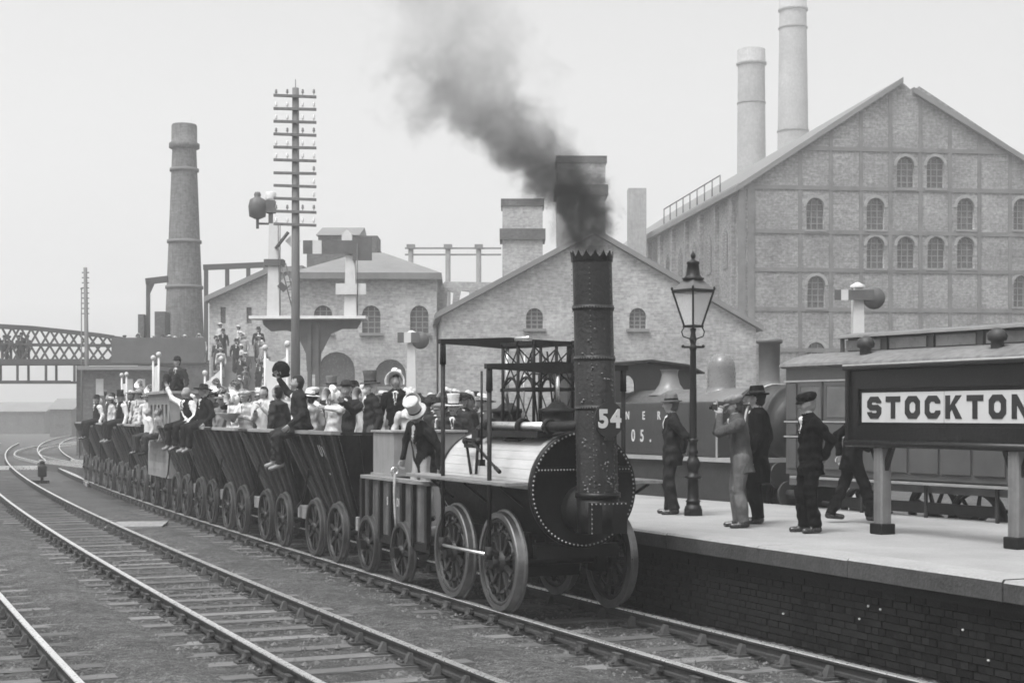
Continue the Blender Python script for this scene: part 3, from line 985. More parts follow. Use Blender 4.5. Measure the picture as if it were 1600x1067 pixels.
# ------------------------------------------------------------------ chaldron wagons
def chaldron():
    w = thing('chaldron_wagon', 'wagon', 'wagon')
    zb, zt = .74, 2.08
    bu, tu = .50, 1.00           # half widths bottom, top
    by, ty = .98, 1.48           # half lengths bottom, top
    nb = 9
    for sg in (-1, 1):
        for k in range(nb):
            a0, a1 = -1 + 2 * k / nb, -1 + 2 * (k + 1) / nb
            e = random.uniform(-.004, .004)
            g = .004
            m = MB()
            P = []
            for q in (0, .045):
                P.append([(sg * (bu + q + e), by * a0 + g, zb), (sg * (bu + q + e), by * a1 - g, zb), (sg * (tu + q + e), ty * a1 - g, zt), (sg * (tu + q + e), ty * a0 + g, zt)])
            m.hexa(P[0] + P[1])
            m.build('side_board', WAGON, w)
        for a in (-.97, -.55, -.12, .30, .72, .97):
            m = MB(); e = .049
            P = []
            for q in (0, .055):
                P += [(sg * (bu + e + q), by * a - .045, zb + .02), (sg * (bu + e + q), by * a + .045, zb + .02), (sg * (tu + e + q), ty * a + .045, zt - .01), (sg * (tu + e + q), ty * a - .045, zt - .01)]
            m.hexa(P)
            m.build('batten', BATTEN, w)
        m = MB(); m.b2((sg * (tu - .03), -ty - .03, zt + .002), (sg * (tu + .13), ty * .42, zt + .062)); m.build('top_rail', PLANK, w, bevel=.006)
        m = MB(); m.b2((sg * (tu - .03), ty * .43, zt + .002), (sg * (tu + .10), ty + .03, zt + .05)); m.build('top_rail', WAGON, w, bevel=.006)
    for sg in (-1, 1):
        for k in range(6):
            a0, a1 = -1 + 2 * k / 6, -1 + 2 * (k + 1) / 6
            m = MB(); P = []
            for q in (0, .04):
                P += [(bu * a0 + .004, sg * (by + q), zb), (bu * a1 - .004, sg * (by + q), zb), (tu * a1 - .004, sg * (ty + q), zt), (tu * a0 + .004, sg * (ty + q), zt)]
            m.hexa(P)
            m.build('end_board', WAGON, w)
        m = MB(); m.b2((-tu, sg * ty - .02, zt + .002), (tu, sg * ty + .06, zt + .045)); m.build('end_rail', WAGON, w)
    m = MB(); m.b2((-.66, -1.1, 1.17), (.66, 1.1, 1.215)); m.build('floor', TIMBER, w)
    for sg in (-1, 1):
        m = MB(); m.b2((sg * .42 - .06, -1.42, .585), (sg * .42 + .06, 1.42, .735)); m.build('sole_bar', WAGON, w)
        for yy in (-1.42, 1.42):
            m = MB(); m.b2((sg * .62 - .11, yy - .10, .58), (sg * .62 + .11, yy + .20 * (1 if yy > 0 else -1), .80)); m.build('dumb_buffer', TIMBER, w, bevel=.01)
        for dy in (-.65, .65):
            m = MB(); m.b2((sg * .80, dy - .05, .45), (sg * .87, dy + .05, .53)); m.build('axle_end', BLACKIRON, w)
    for dy in (-.65, .65):
        m = MB(); m.tube((-.82, dy, .485), (.82, dy, .485), .045, n=10); m.build('axle', BLACKIRON, w)
        for sg in (-1, 1):
            wheel_parts(w, sg * HG, dy, .485, sg, 8)
    m = MB(); m.path([(-1.02, .1, 1.5), (-1.0, .35, 1.25), (-.95, .75, .95), (-.93, 1.2, .8)], .02, 6); m.build('brake_lever', BLACKIRON, w)
    m = MB(); m.path([(0, -1.5, .62), (.0, -1.7, .55), (0, -1.95, .62)], .018, 6); m.build('coupling_chain', BLACKIRON, w)
    return w
WSP = [(7.40, 'black chaldron wagon next to the tender, with white letters on its side'),
       (10.80, 'black chaldron wagon second from the tender, below the man waving a fur hat'),
       (14.05, 'black chaldron wagon third from the tender, carrying the white-clad players'),
       (17.05, 'black chaldron wagon fourth from the tender, under the seated man in wide hat'),
       (20.05, 'black chaldron wagon coupled just ahead of the boarded passenger coach'),
       (26.55, 'black chaldron wagon coupled just behind the boarded passenger coach'),
       (29.95, 'black chaldron wagon second behind the boarded coach'),
       (33.35, 'black chaldron wagon third behind the boarded coach'),
       (36.85, 'black chaldron wagon last but one of the train'),
       (40.30, 'black chaldron wagon at the very tail of the train')]
wg0 = chaldron()
for i, (s, lab) in enumerate(WSP):
    w = wg0 if i == 0 else copy_tree(wg0)
    p = pt(s, 0); w.location = p; w.rotation_euler = (0, 0, th(s))
    tag(w, lab, 'wagon', 'chaldron wagons of the train')
sl = math.atan2(.5, 1.34)
for ch_, yy, zz in (('U', -.32, 1.80), ('V', -.52, 1.78), ('-', -.40, 1.45), ('-', -.56, 1.44)):
    o = link('letter', text_mesh(ch_, .27 if ch_ != '-' else .22, .003, LETTER, .006, .75), wg0, (-(.50 + .051 + .5 * (zz - .74) / 1.34), yy, zz))
    o.rotation_euler = Matrix(((0, math.sin(sl) * -1, -math.cos(sl)), (-1, 0, 0), (0, math.cos(sl), -math.sin(sl)))).to_euler()

# ------------------------------------------------------------------ passenger coach in the train
SCO = 23.1
coach = thing('passenger_coach', 'grey boarded passenger coach with three small windows amid the black wagons', 'coach', pt(SCO, 0), th(SCO))
COB = mat('coach_board', .20, .7, .2, 4, .2, 14, rnd=.12)
for sg in (-1, 1):
    for k in range(6):
        m = MB(); m.b2((sg * .78, -1.62, .80 + k * .19), (sg * .82, 1.62, .985 + k * .19)); m.build('side_board', COB, coach)
    me = holed([(-1.62, 1.94), (1.62, 1.94), (1.62, 2.93), (-1.62, 2.93)], [[(a, 2.12), (a + .3, 2.12), (a + .3, 2.66), (a, 2.66)] for a in (-1.2, -.62, -.04, .54, 1.12 - .0)], .04)
    me.materials.clear(); me.materials.append(COB)
    o = link('window_side', me, coach); o.rotation_euler = (0, 0, sg * PI / 2); o.location = (sg * .82, 0, 0)
    for a in (-1.2, -.62, -.04, .54, 1.12):
        m = MB(); ya = -a - .32 if sg < 0 else a - .02; m.b2((sg * .76, ya, 2.1), (sg * .765, ya + .34, 2.68)); m.build('window_pane', PANE, coach)
for y in (-1.62, 1.62):
    m = MB(); m.b2((-.775, y - .02, .80), (.775, y + .02, 2.93)); m.build('end_panel', COB, coach)
m = MB(); m.b2((-.95, -1.75, 2.932), (.95, 1.75, 3.0)); m.build('roof', mat('coach_roof', .2, .8, .2, 3, .2), coach)
m = MB(); m.b2((-1.08, -1.3, 1.72), (-.825, 1.3, 1.77)); m.build('side_bench', TIMBER, coach)
for sg in (-1, 1):
    m = MB(); m.b2((sg * .5 - .06, -1.7, .6), (sg * .5 + .06, 1.7, .79)); m.build('sole_bar', WAGON, coach)
for dy in (-.9, .9):
    m = MB(); m.tube((-.82, dy, .485), (.82, dy, .485), .045, n=10); m.build('axle', BLACKIRON, coach)
    for sg in (-1, 1):
        wheel_parts(coach, sg * HG, dy, .485, sg, 8)
# ------------------------------------------------------------------ station name board
ax, ay = 4.65, 19.35
bx_, by_ = 5.65, 17.2
sang = math.atan2(by_ - ay, bx_ - ax)          # local x runs from the left post to the right post
PL = math.hypot(bx_ - ax, by_ - ay)
sign = thing('station_name_board', 'framed platform name board reading STOCKTON in black on white', 'sign', (ax, ay, PLAT), sang)
x0, x1 = -.58, PL + .58
z0, z1 = 1.135, 2.10
m = MB(); m.b2((x0 + .02, -.02, z0 + .02), (x1 - .02, .06, z1 - .02)); m.build('back_board', SIGNF, sign)
fw = .20
wx0, wx1, wz0, wz1 = x0 + .235, x1 - .225, z0 + .27, z1 - .32
me = holed([(x0 + .03, z0 + .03), (x1 - .03, z0 + .03), (x1 - .03, z1 - .03), (x0 + .03, z1 - .03)], [[(wx0 - .05, wz0 - .05), (wx1 + .05, wz0 - .05), (wx1 + .05, wz1 + .05), (wx0 - .05, wz1 + .05)]], .035)
me.materials.clear(); me.materials.append(SIGNF)
link('inner_frame', me, sign, (0, -.058, 0), bevel=.01)
m = MB(); m.b2((x0 - .04, -.14, z1 - .028), (x1 + .04, .10, z1 + .02)); m.build('top_moulding', SIGNF, sign, bevel=.012)
m = MB(); m.b2((x0 - .05, -.13, z1 + .021), (x1 + .05, .09, z1 + .045)); m.build('capping', mat('lead_capping', .3, .6, .2, 4, .1), sign, bevel=.008)
m = MB(); m.tube((x0 - .03, -.07, z0 + .0), (x1 + .03, -.07, z0 + .0), .045, n=14); m.build('bottom_moulding', SIGNF, sign)
for xa in (x0, x1):
    m = MB(); m.b2((xa - .03, -.10, z0 + .03), (xa + .03, .08, z1 - .03)); m.build('end_stile', SIGNF, sign, bevel=.01)
m = MB(); m.b2((wx0, -.032, wz0), (wx1, -.021, wz1)); panel = m.build('enamel_panel', OFFWHITE, sign)
WORD = 'STOCKTON'
def stroke_letter(ch, w, h, t):
    """bold grotesque capitals with chamfered corners, as polygons with holes"""
    c = t * .75
    def oct_(a, b, d, e, k):
        return [(a + k, b), (d - k, b), (d, b + k), (d, e - k), (d - k, e), (a + k, e), (a, e - k), (a, b + k)]
    if ch == 'O':
        return [oct_(0, 0, w, h, c)], [oct_(t, t * .85, w - t, h - t * .85, c * .5)]
    if ch == 'T':
        return [[(w / 2 - t / 2, 0), (w / 2 + t / 2, 0), (w / 2 + t / 2, h - t * .85), (w, h - t * .85), (w, h), (0, h), (0, h - t * .85), (w / 2 - t / 2, h - t * .85)]], []
    if ch == 'N':
        return [[(0, 0), (t * .95, 0), (t * .95, h * .58), (w - t * .95, 0), (w, 0), (w, h), (w - t * .95, h), (w - t * .95, h * .42), (t * .95, h), (0, h)]], []
    if ch == 'K':
        return [[(0, 0), (t, 0), (t, h * .30), (t * 1.35, h * .40), (w - t * 1.2, 0), (w + .01, 0), (t * 2.0, h * .60), (w, h), (w - t * 1.2, h), (t, h * .56), (t, h), (0, h)]], []
    if ch == 'C':
        return [[(c, 0), (w - c, 0), (w, c), (w, h * .36), (w - t, h * .36), (w - t, t * .85 + c * .4), (w - t - c * .4, t * .85), (t + c * .4, t * .85), (t, t * .85 + c * .4), (t, h - t * .85 - c * .4), (t + c * .4, h - t * .85), (w - t - c * .4, h - t * .85), (w - t, h - t * .85 - c * .4), (w - t, h * .66), (w, h * .66), (w, h - c), (w - c, h), (c, h), (0, h - c), (0, c)]], []
    if ch == 'S':
        q = t * .85; a = h / 2 - q / 2; b = h / 2 + q / 2
        return [[(c, 0), (w - c, 0), (w, c), (w, b - c * .6), (w - c, b), (t + c * .3, b), (t, b + c * .3), (t, h - q - c * .3), (t + c * .3, h - q), (w - t - c * .3, h - q), (w - t, h - q - c * .3), (w - t, h * .70), (w, h * .70), (w, h - c), (w - c, h), (c, h), (0, h - c), (0, a + c * .6), (c, a), (w - t - c * .3, a), (w - t, a - c * .3), (w - t, q + c * .3), (w - t - c * .3, q), (t + c * .3, q), (t, q + c * .3), (t, h * .30), (0, h * .30), (0, c)]], []
ph = wz1 - wz0
LH = ph * .74
span = (wx1 - wx0) - .14
lw = span / 8 * .76
for i, ch_ in enumerate(WORD):
    outs, hol = stroke_letter(ch_, lw, LH, lw * .30)
    me = holed(outs[0], hol, .006)
    me.materials.clear(); me.materials.append(BLACKP)
    link('letter', me, panel, (wx0 + .07 + span / 8 * (i + .12), -.0385, wz0 + ph * .13))
m = MB(); m.b2((wx0 + span * .53, -.0345, wz0), (wx0 + span * .53 + .006, -.0325, wz1)); m.build('panel_joint', BARM, panel)
for xp in (0, PL):
    m = MB()
    m.prism([(-.085, -.065), (-.065, -.085), (.065, -.085), (.085, -.065), (.085, .065), (.065, .085), (-.065, .085), (-.085, .065)], .13, 1.10, 'xy')
    m.build('post', POSTP, sign, (xp, .02, 0))
    m = MB(); m.b2((-.115, -.115, 0), (.115, .115, .135)); m.build('post_base', BLACKIRON, sign, (xp, .02, 0), bevel=.015)
    for sg in (-1, 1):
        m = MB(); m.prism([(sg * .085, .80), (sg * .22, 1.09), (sg * .16, 1.09), (sg * .085, .93)], -.03, .03, 'xz'); m.build('bracket', SIGNF, sign, (xp, .02, 0))

# ------------------------------------------------------------------ gas lamp on the platform
lx, ly = 2.70, 22.9
lamp = thing('gas_lamp', 'black cast-iron gas lamp post with tapering glass lantern on the platform', 'lamp post', (lx, ly, PLAT))
m = MB()
m.prism([(.14 * math.cos(PI / 8 + k * PI / 4), .14 * math.sin(PI / 8 + k * PI / 4)) for k in range(8)], 0, .10, 'xy')
m.lathe([(.13, .10), (.12, .14), (.105, .15), (.10, .2), (.115, .21), (.10, .23), (.085, .25), (.082, .55), (.13, .56), (.135, .585), (.10, .60), (.08, .64), (.085, .68), (.10, .72), (.105, .78), (.09, .83), (.07, .86), (.065, .92), (.075, .94), (.075, .96), (.06, .98), (.06, 1.10), (.08, 1.115), (.08, 1.135), (.058, 1.15)], (0, 0, 0), 'z', 24)
m.build('base', LAMPP, lamp)
m = MB(); m.lathe([(.058, 1.14), (.052, 1.8), (.044, 2.45), (.05, 2.47), (.06, 2.50), (.05, 2.53), (.04, 2.55), (.05, 2.60), (.06, 2.63), (.045, 2.66), (.035, 2.72), (.05, 2.78), (.0, 2.80)], (0, 0, 0), 'z', 20); m.build('column', LAMPP, lamp)
m = MB(); m.tube((-.14, 0, 2.51), (.14, 0, 2.51), .018, n=10); m.ball((-.15, 0, 2.52), .026, 8, 6); m.ball((.15, 0, 2.52), .026, 8, 6); m.build('ladder_bar', LAMPP, lamp)
lan = MB(); lan.prism([(.10, .10), (-.10, .10), (-.10, -.10), (.10, -.10)], 2.80, 2.83, 'xy')
LA = math.radians(38)
R4 = [(math.cos(LA + PI / 4 + k * PI / 2), math.sin(LA + PI / 4 + k * PI / 2)) for k in range(4)]
rb, rt, zb_, zt_ = .135, .305, 2.83, 3.34
lan = MB()
lan.prism([(x * (rb + .02), y * (rb + .02)) for x, y in R4], 2.80, 2.835, 'xy')
lan.build('lantern_floor', LAMPP, lamp)
for k in range(4):
    a, b = R4[k], R4[(k + 1) % 4]
    m = MB(); m.beam((a[0] * rb, a[1] * rb, zb_), (a[0] * rt, a[1] * rt, zt_), .028, .028); m.build('lantern_bar', LAMPP, lamp)
    m = MB(); m.beam((a[0] * rt, a[1] * rt, zt_), (b[0] * rt, b[1] * rt, zt_), .035, .045); m.build('lantern_rim', LAMPP, lamp)
    m = MB()
    f = .985
    P = [(a[0] * rb * f, a[1] * rb * f, zb_), (b[0] * rb * f, b[1] * rb * f, zb_), (b[0] * rt * f, b[1] * rt * f, zt_), (a[0] * rt * f, a[1] * rt * f, zt_)]
    Q = [(p[0] * .975, p[1] * .975, p[2]) for p in P]
    m.hexa(P + Q); m.build('glass_pane', GLASSL, lamp)
    m = MB(); m.ball((a[0] * rt * 1.03, a[1] * rt * 1.03, zt_ + .04), (.02, .02, .03), 8, 6); m.build('corner_knob', LAMPP, lamp)
m = MB()
vs = [(x * (rt + .01), y * (rt + .01), zt_ + .02) for x, y in R4] + [(x * .14, y * .14, zt_ + .17) for x, y in R4]
m.add(vs, [(k, (k + 1) % 4, 4 + (k + 1) % 4, 4 + k) for k in range(4)] + [(0, 1, 2, 3)])
m.build('lantern_roof', mat('lamp_roof', .09, .5, .3, 5, .1), lamp)
m = MB()
m.lathe([(.15, zt_ + .165), (.17, zt_ + .19), (.13, zt_ + .21), (.11, zt_ + .24), (.085, zt_ + .40), (.10, zt_ + .41), (.09, zt_ + .44), (.05, zt_ + .455), (.025, zt_ + .475), (.03, zt_ + .50), (.04, zt_ + .53), (.025, zt_ + .565), (.0, zt_ + .60)], (0, 0, 0), 'z', 20)
m.build('finial', LAMPP, lamp)
m = MB(); m.tube((0, 0, 2.83), (0, 0, 3.02), .014, n=8); m.ball((0, 0, 3.06), .03, 8, 6); m.build('burner', BRASS, lamp)
for sg in (-1, 1):
    m = MB(); m.path([(sg * .045, 0, 2.63), (sg * .15, 0, 2.67), (sg * .17, 0, 2.74), (sg * .13, 0, 2.81)], .010, 6); m.build('scroll_bracket', LAMPP, lamp)

# ------------------------------------------------------------------ train on the far side of the platform
ANG2 = math.radians(29.9)
QX, QY = 8.117, 21.29
ZR = .28
def q2(t, u, z=0): return Vector((QX - math.sin(ANG2) * t + math.cos(ANG2) * u, QY + math.cos(ANG2) * t + math.sin(ANG2) * u, z))
tr2 = bpy.data.objects.new('railway_track', None); C.objects.link(tr2); tag(tr2, kind='structure')
m = MB(); m.b2((-.84, -30, ZR - .5), (.84, 60, ZR - .15)); m.build('ballast_bed', BALLAST, tr2)
for sg in (-1, 1):
    m = MB(); m.b2((sg * HG - .035, -30, ZR - .15), (sg * HG + .035, 60, ZR)); m.build('rail', RAILTOP, tr2)
tr2.location = (QX, QY, 0); tr2.rotation_euler = (0, 0, ANG2)

carr = thing('railway_carriage', 'panelled carriage with raised clerestory roof standing behind the name board', 'carriage', (QX, QY, ZR), ANG2)
CL0, CL1 = -12.0, 5.1
HW = 1.30
m = MB(); m.b2((-HW + .03, CL0, 1.16), (HW - .03, CL1, 2.92)); m.build('body', CARR, carr)
# side panels: lower panels and upper window lights
y = CL0 + .05; k = 0
while y < CL1 - .3:
    w = .62
    if y + w > CL1 - .04: w = CL1 - .04 - y
    m = MB(); m.b2((-HW - .005, y + .03, 1.26), (-HW + .032, y + w - .03, 1.74)); m.build('lower_panel', CARR, carr, bevel=.012)
    m = MB(); m.b2((-HW - .004, y + .03, 1.80), (-HW + .032, y + w - .03, 1.98)); m.build('waist_panel', CARR, carr, bevel=.012)
    if k % 3 != 0:
        m = MB(); m.b2((-HW + .001, y + .06, 2.08), (-HW + .02, y + w - .06, 2.58)); m.build('window_pane', mat('carriage_glass', .09, .15, .3, 2, 0, spec=.6), carr)
        me = holed([(0, 0), (w - .06, 0), (w - .06, .62), (0, .62)], [[(.05, .05), (w - .11, .05), (w - .11, .56), (.05, .56)]], .03)
        me.materials.clear(); me.materials.append(CARR)
        o = link('window_frame', me, carr, (-HW - .008, y + w - .03, 2.02)); o.rotation_euler = (0, 0, -PI / 2)
    else:
        m = MB(); m.b2((-HW - .004, y + .03, 2.04), (-HW + .032, y + w - .03, 2.62)); m.build('upper_panel', CARR, carr, bevel=.012)
    y += .62; k += 1
for z, mt in ((1.77, LETTER), (2.01, CARR), (2.66, LETTER)):
    m = MB(); m.b2((-HW - .016, CL0, z - .012), (-HW + .01, CL1, z + .012)); m.build('beading', mat('beading', .24, .5, .2, 5, .05), carr)
m = MB()
prof = [(-HW - .07, 2.90), (-HW - .05, 2.94), (-1.15, 3.02), (-.9, 3.09), (-.7, 3.13), (.7, 3.13), (.9, 3.09), (1.15, 3.02), (HW + .05, 2.94), (HW + .07, 2.90), (HW, 2.87), (-HW, 2.87)]
m.prism(prof, CL0 - .06, CL1 + .06, 'xz'); m.build('roof', CARRR, carr)
m = MB(); m.b2((-.66, CL0 + .8, 3.10), (.66, CL1 - .8, 3.34)); m.build('clerestory', CARR, carr)
y = CL0 + .85
while y < CL1 - 1.5:
    m = MB(); m.b2((-.675, y, 3.15), (-.665, y + .78, 3.31)); m.build('clerestory_light', mat('clerestory_glass', .22, .3, .3, 2, 0), carr)
    m = MB(); m.b2((-.69, y + .82, 3.13), (-.667, y + .90, 3.34)); m.build('clerestory_pillar', CARR, carr)
    y += .98
m = MB(); m.prism([(-.82, 3.345), (-.80, 3.38), (-.4, 3.44), (.4, 3.44), (.80, 3.38), (.82, 3.345)], CL0 + .6, CL1 - .62, 'xz'); m.build('clerestory_roof', mat('clerestory_roof', .12, .7, .25, 3, .1), carr)
for yy in (3.55, .9, -1.8, -4.5):
    m = MB(); m.lathe([(.09, 0), (.09, .10), (.13, .12), (.14, .18), (.11, .25), (.05, .29), (0, .30)], (-.98, yy, 3.05), 'z', 16); m.build('lamp_cover', ENGB, carr)
m = MB(); m.b2((-HW + .10, CL0, .98), (-HW + .18, CL1, 1.155)); m.build('sole_bar', mat('sole_bar', .10, .6, .3, 3, .1), carr)
m = MB(); m.b2((-HW - .06, CL0 + .2, 1.10), (-HW + .16, CL1 - .2, 1.135)); m.build('upper_footboard', mat('footboard', .2, .8, .2, 3, .1), carr)
m = MB(); m.b2((-HW - .05, CL0 + .2, .55), (-HW + .20, CL1 - .2, .59)); m.build('lower_footboard', mat('footboard', .2, .8, .2, 3, .1), carr)
y = CL0 + .5
while y < CL1:
    m = MB(); m.b2((-HW + .05, y, .60), (-HW + .09, y + .04, 1.1)); m.build('footboard_hanger', ENGB, carr)
    y += 1.35
m = MB(); m.tube((-.7, CL1 - 4, .75), (-.7, CL0 + 4, .75), .03, n=8); m.build('truss_rod', ENGB, carr)
for yy in (CL1 - 1.3, CL1 - 3.6, CL0 + 1.3, CL0 + 3.6):
    for sg in (-1, 1):
        wheel_parts(carr, sg * HG, yy, .53, sg, 8)
    m = MB(); m.b2((-.98, yy - .12, .42), (-.86, yy + .12, .66)); m.build('axle_box', ENGB, carr)
for yc in (CL1 - 2.45, CL0 + 2.45):
    m = MB(); m.b2((-.95, yc - 1.7, .66), (-.87, yc + 1.7, .82)); m.build('bogie_frame', ENGB, carr)
for sg in (-1, 1):
    m = MB(); m.tube((sg * .86, CL1, .80), (sg * .86, CL1 + .42, .80), .075, n=14); m.tube((sg * .86, CL1 + .42, .80), (sg * .86, CL1 + .47, .80), .21, n=20); m.build('buffer', ENGB, carr)
m = MB(); m.path([(0, CL1 + .1, .8), (.05, CL1 + .3, .6), (0, CL1 + .55, .62)], .04, 8); m.build('coupling', ENGB, carr)

eng = thing('tank_engine', 'dull tank engine with big dome behind the gas lamp, marked NER', 'locomotive', (QX, QY, ZR), ANG2)
E0 = 6.15        # buffer beam
m = MB(); m.tube((0, E0 + .35, 1.95), (0, E0 + 5.0, 1.95), .66, n=40); m.build('boiler', mat('boiler_paint', .10, .4, .25, 2, .06), eng)
m = MB(); m.tube((0, E0 + .25, 1.95), (0, E0 + 1.15, 1.95), .70, n=40); m.build('smokebox', ENGB, eng)
m = MB(); m.lathe([(.70, 0), (.72, -.02), (.66, -.05), (.5, -.06), (.5, -.09), (.3, -.14), (0, -.16)], (0, E0 + .25, 1.95), 'y', 36); m.build('smokebox_door', ENGB, eng)
m = MB(); m.lathe([(.27, 2.58), (.21, 2.66), (.185, 2.75), (.19, 3.38), (.235, 3.40), (.235, 3.46), (.19, 3.48), (.15, 3.48), (.15, 3.3)], (0, E0 + .92, 0), 'z', 28); m.build('chimney', mat('chimney_paint', .10, .5, .25, 3, .1), eng)
m = MB(); m.lathe([(.36, 2.5), (.285, 2.58), (.265, 2.66), (.262, 2.98), (.245, 3.09), (.19, 3.19), (.10, 3.25), (0, 3.265)], (0, E0 + 2.3, 0), 'z', 32); m.build('dome', mat('dome_paint', .13, .3, .2, 3, .04), eng)
m = MB(); m.lathe([(.42, 2.5), (.30, 2.58), (.20, 2.72), (.155, 2.90), (.17, 2.98), (.19, 3.0), (.0, 3.0)], (0, E0 + 3.95, 0), 'z', 28); m.build('safety_valve_cover', mat('valve_brass', .13, .35, .2, 3, .04), eng)
for sg in (-1, 1):
    m = MB(); m.b2((sg * .62, E0 + .8, 1.38), (sg * 1.26, E0 + 4.76, 2.36)); tk = m.build('side_tank', ENGP, eng, bevel=.03)
    if sg < 0:
        for txt, y, z, sz in (('N', 3.55, 2.10, .16), ('E', 3.02, 2.10, .16), ('R', 2.53, 2.10, .16), ('1', 3.66, 1.72, .24), ('0', 3.36, 1.72, .24), ('5', 3.07, 1.72, .24), ('.', 2.80, 1.72, .24)):
            o = link('letter', text_mesh(txt, sz * 1.3, .003, LETTER, .006, .8), tk, (-1.264, E0 + y, z)); o.rotation_euler = (PI / 2, 0, -PI / 2)
        m = MB(); m.b2((-1.275, E0 + .78, 1.36), (-1.255, E0 + .82, 2.38)); m.build('tank_corner', mat('lining', .24, .5, .2, 3, .05), tk)
me = holed([(0, 1.38), (2.1, 1.38), (2.1, 3.02), (0, 3.02)], [[(.12, 2.2), (.55, 2.2), (.62, 2.4), (.62, 2.85), (.12, 2.85)]], .04)
me.materials.clear(); me.materials.append(ENGP)
for sg in (-1, 1):
    o = link('cab_side', me, eng, (sg * 1.24, E0 + 6.9 if sg < 0 else E0 + 4.8, 0)); o.rotation_euler = (0, 0, sg * PI / 2)
m = MB(); m.prism([(-1.32, 2.98), (-.9, 3.14), (0, 3.22), (.9, 3.14), (1.32, 2.98), (1.3, 2.95), (.9, 3.1), (0, 3.17), (-.9, 3.1), (-1.3, 2.95)], E0 + 4.55, E0 + 7.0, 'xz'); m.build('cab_roof', ENGB, eng)
me = holed([(-1.22, 1.38), (1.22, 1.38), (1.22, 2.98), (0, 3.17), (-1.22, 2.98)], [arch(-.42, 2.56, .34, .34), arch(.62, 2.56, .34, .34)], .04)
me.materials.clear(); me.materials.append(ENGP)
link('cab_front', me, eng, (0, E0 + 4.78, 0))
m = MB(); m.tube((0, 0, 0), (-.03, 0, 0), .14, n=20); m.build('cab_roundel', LETTER, eng, (-1.24, E0 + 5.4, 2.72))
m = MB(); m.b2((-1.28, E0 + .1, 1.30), (1.28, E0 + 8.3, 1.375)); m.build('running_plate', mat('lining', .24, .5, .2, 3, .05), eng)
m = MB(); m.b2((-1.22, E0, .92), (1.22, E0 + .12, 1.30)); m.build('buffer_beam', ENGB, eng)
for sg in (-1, 1):
    m = MB(); m.tube((sg * .86, E0, 1.10), (sg * .86, E0 - .38, 1.10), .09, n=14); m.tube((sg * .86, E0 - .38, 1.10), (sg * .86, E0 - .43, 1.10), .22, n=20); m.build('buffer', ENGB, eng)
    m = MB(); m.b2((sg * 1.0, E0 + .3, .45), (sg * 1.2, E0 + 8, 1.29)); m.build('valance', ENGB, eng)
    for yy in (1.3, 3.2, 5.2, 7.2):
        wheel_parts(eng, sg * HG, E0 + yy, .55, sg, 8)
for yy in (.72, 1.02):
    m = MB(); m.lathe([(.705, -.02), (.725, -.02), (.725, .02), (.705, .02)], (0, E0 + yy, 1.95), 'y', 40, True, True); m.build('boiler_band', LETTER if yy < .8 else ENGB, eng)
m = MB(); m.path([(-.67, E0 + .5, 2.3), (-.69, E0 + 1.6, 2.3)], .02, 8); m.build('handrail', ENGB, eng)
m = MB()
for k in range(2):
    m.tube((.25 * k - .1, E0 + 6.0 + .2 * k, 3.19), (.25 * k - .1, E0 + 6.0 + .2 * k, 3.36), .045, n=10)
m.build('whistle', ENGB, eng)
# ------------------------------------------------------------------ background buildings
def window(parent, cx, z0, w, h, yb, pane=PANE, bars=True, glow=None):
    """arched window set in an opening: pane behind the wall face, frame and glazing bars (local x, z; front towards -y)"""
    m = MB(); m.prism(arch(cx, z0, w, h), yb, yb + .03, 'xz')
    wo = m.build('window', pane, parent)
    if bars:
        m = MB()
        for k in (-.17, .17):
            m.box((cx + w * k, yb - .03, z0 + h * .47), (.06, .05, h * .94))
        for k in (.2, .4, .6, .8):
            m.box((cx, yb - .032, z0 + h * k), (w * .96, .05, .05))
        m.build('glazing_bar', BARM, wo)
    m = MB(); m.box((cx, yb - .30, z0 - .08), (w + .3, .22, .14)); m.build('sill', BARM, wo)
    return wo

# big warehouse, gable towards us
YB = 96.0; PPM = 2400 / YB
def bx(px): return (px - 800) / PPM
def bz(py): return 2.4 + (648 - py) / PPM
wh = thing('brick_warehouse', 'big brick warehouse gable with iron grid bands and arched windows', 'warehouse', (bx(1160), YB, 0), math.radians(7))
cosr = math.cos(math.radians(7))
def wxl(px):        # local x on the facade for an image column
    t = (px - 800) / 2400
    a = math.radians(7)
    return (t * YB - bx(1160)) / (math.cos(a) - t * math.sin(a))
def wzl(py, x):     # local z there
    return 2.4 + (648 - py) * (YB + x * math.sin(math.radians(7))) / 2400
apx = wxl(1408); W = 2 * apx + 1.2
ze = wzl(285, 0); za = wzl(127, apx)
outl = [(0, -.3), (W, -.3), (W, ze), (apx + 1.2, za - .3), (apx + .75, za - .62), (apx, za), (0, ze)]
wins = []
for px, py in [(1415, 270), (1461.6, 270), (1274, 334.6), (1368, 334.6), (1509, 334.6), (1597, 335), (1368, 395), (1415.5, 395), (1462.8, 395), (1509, 395), (1275.5, 456.6), (1597, 455), (1368, 560), (1462, 560), (1275, 560)]:
    x = wxl(px); wins.append((x, wzl(py + 24, x), 1.14, 1.98))
me = holed(outl, [arch(*w) for w in wins], .5); me.materials.clear(); me.materials.append(WBRICK)
link('gable_wall', me, wh)
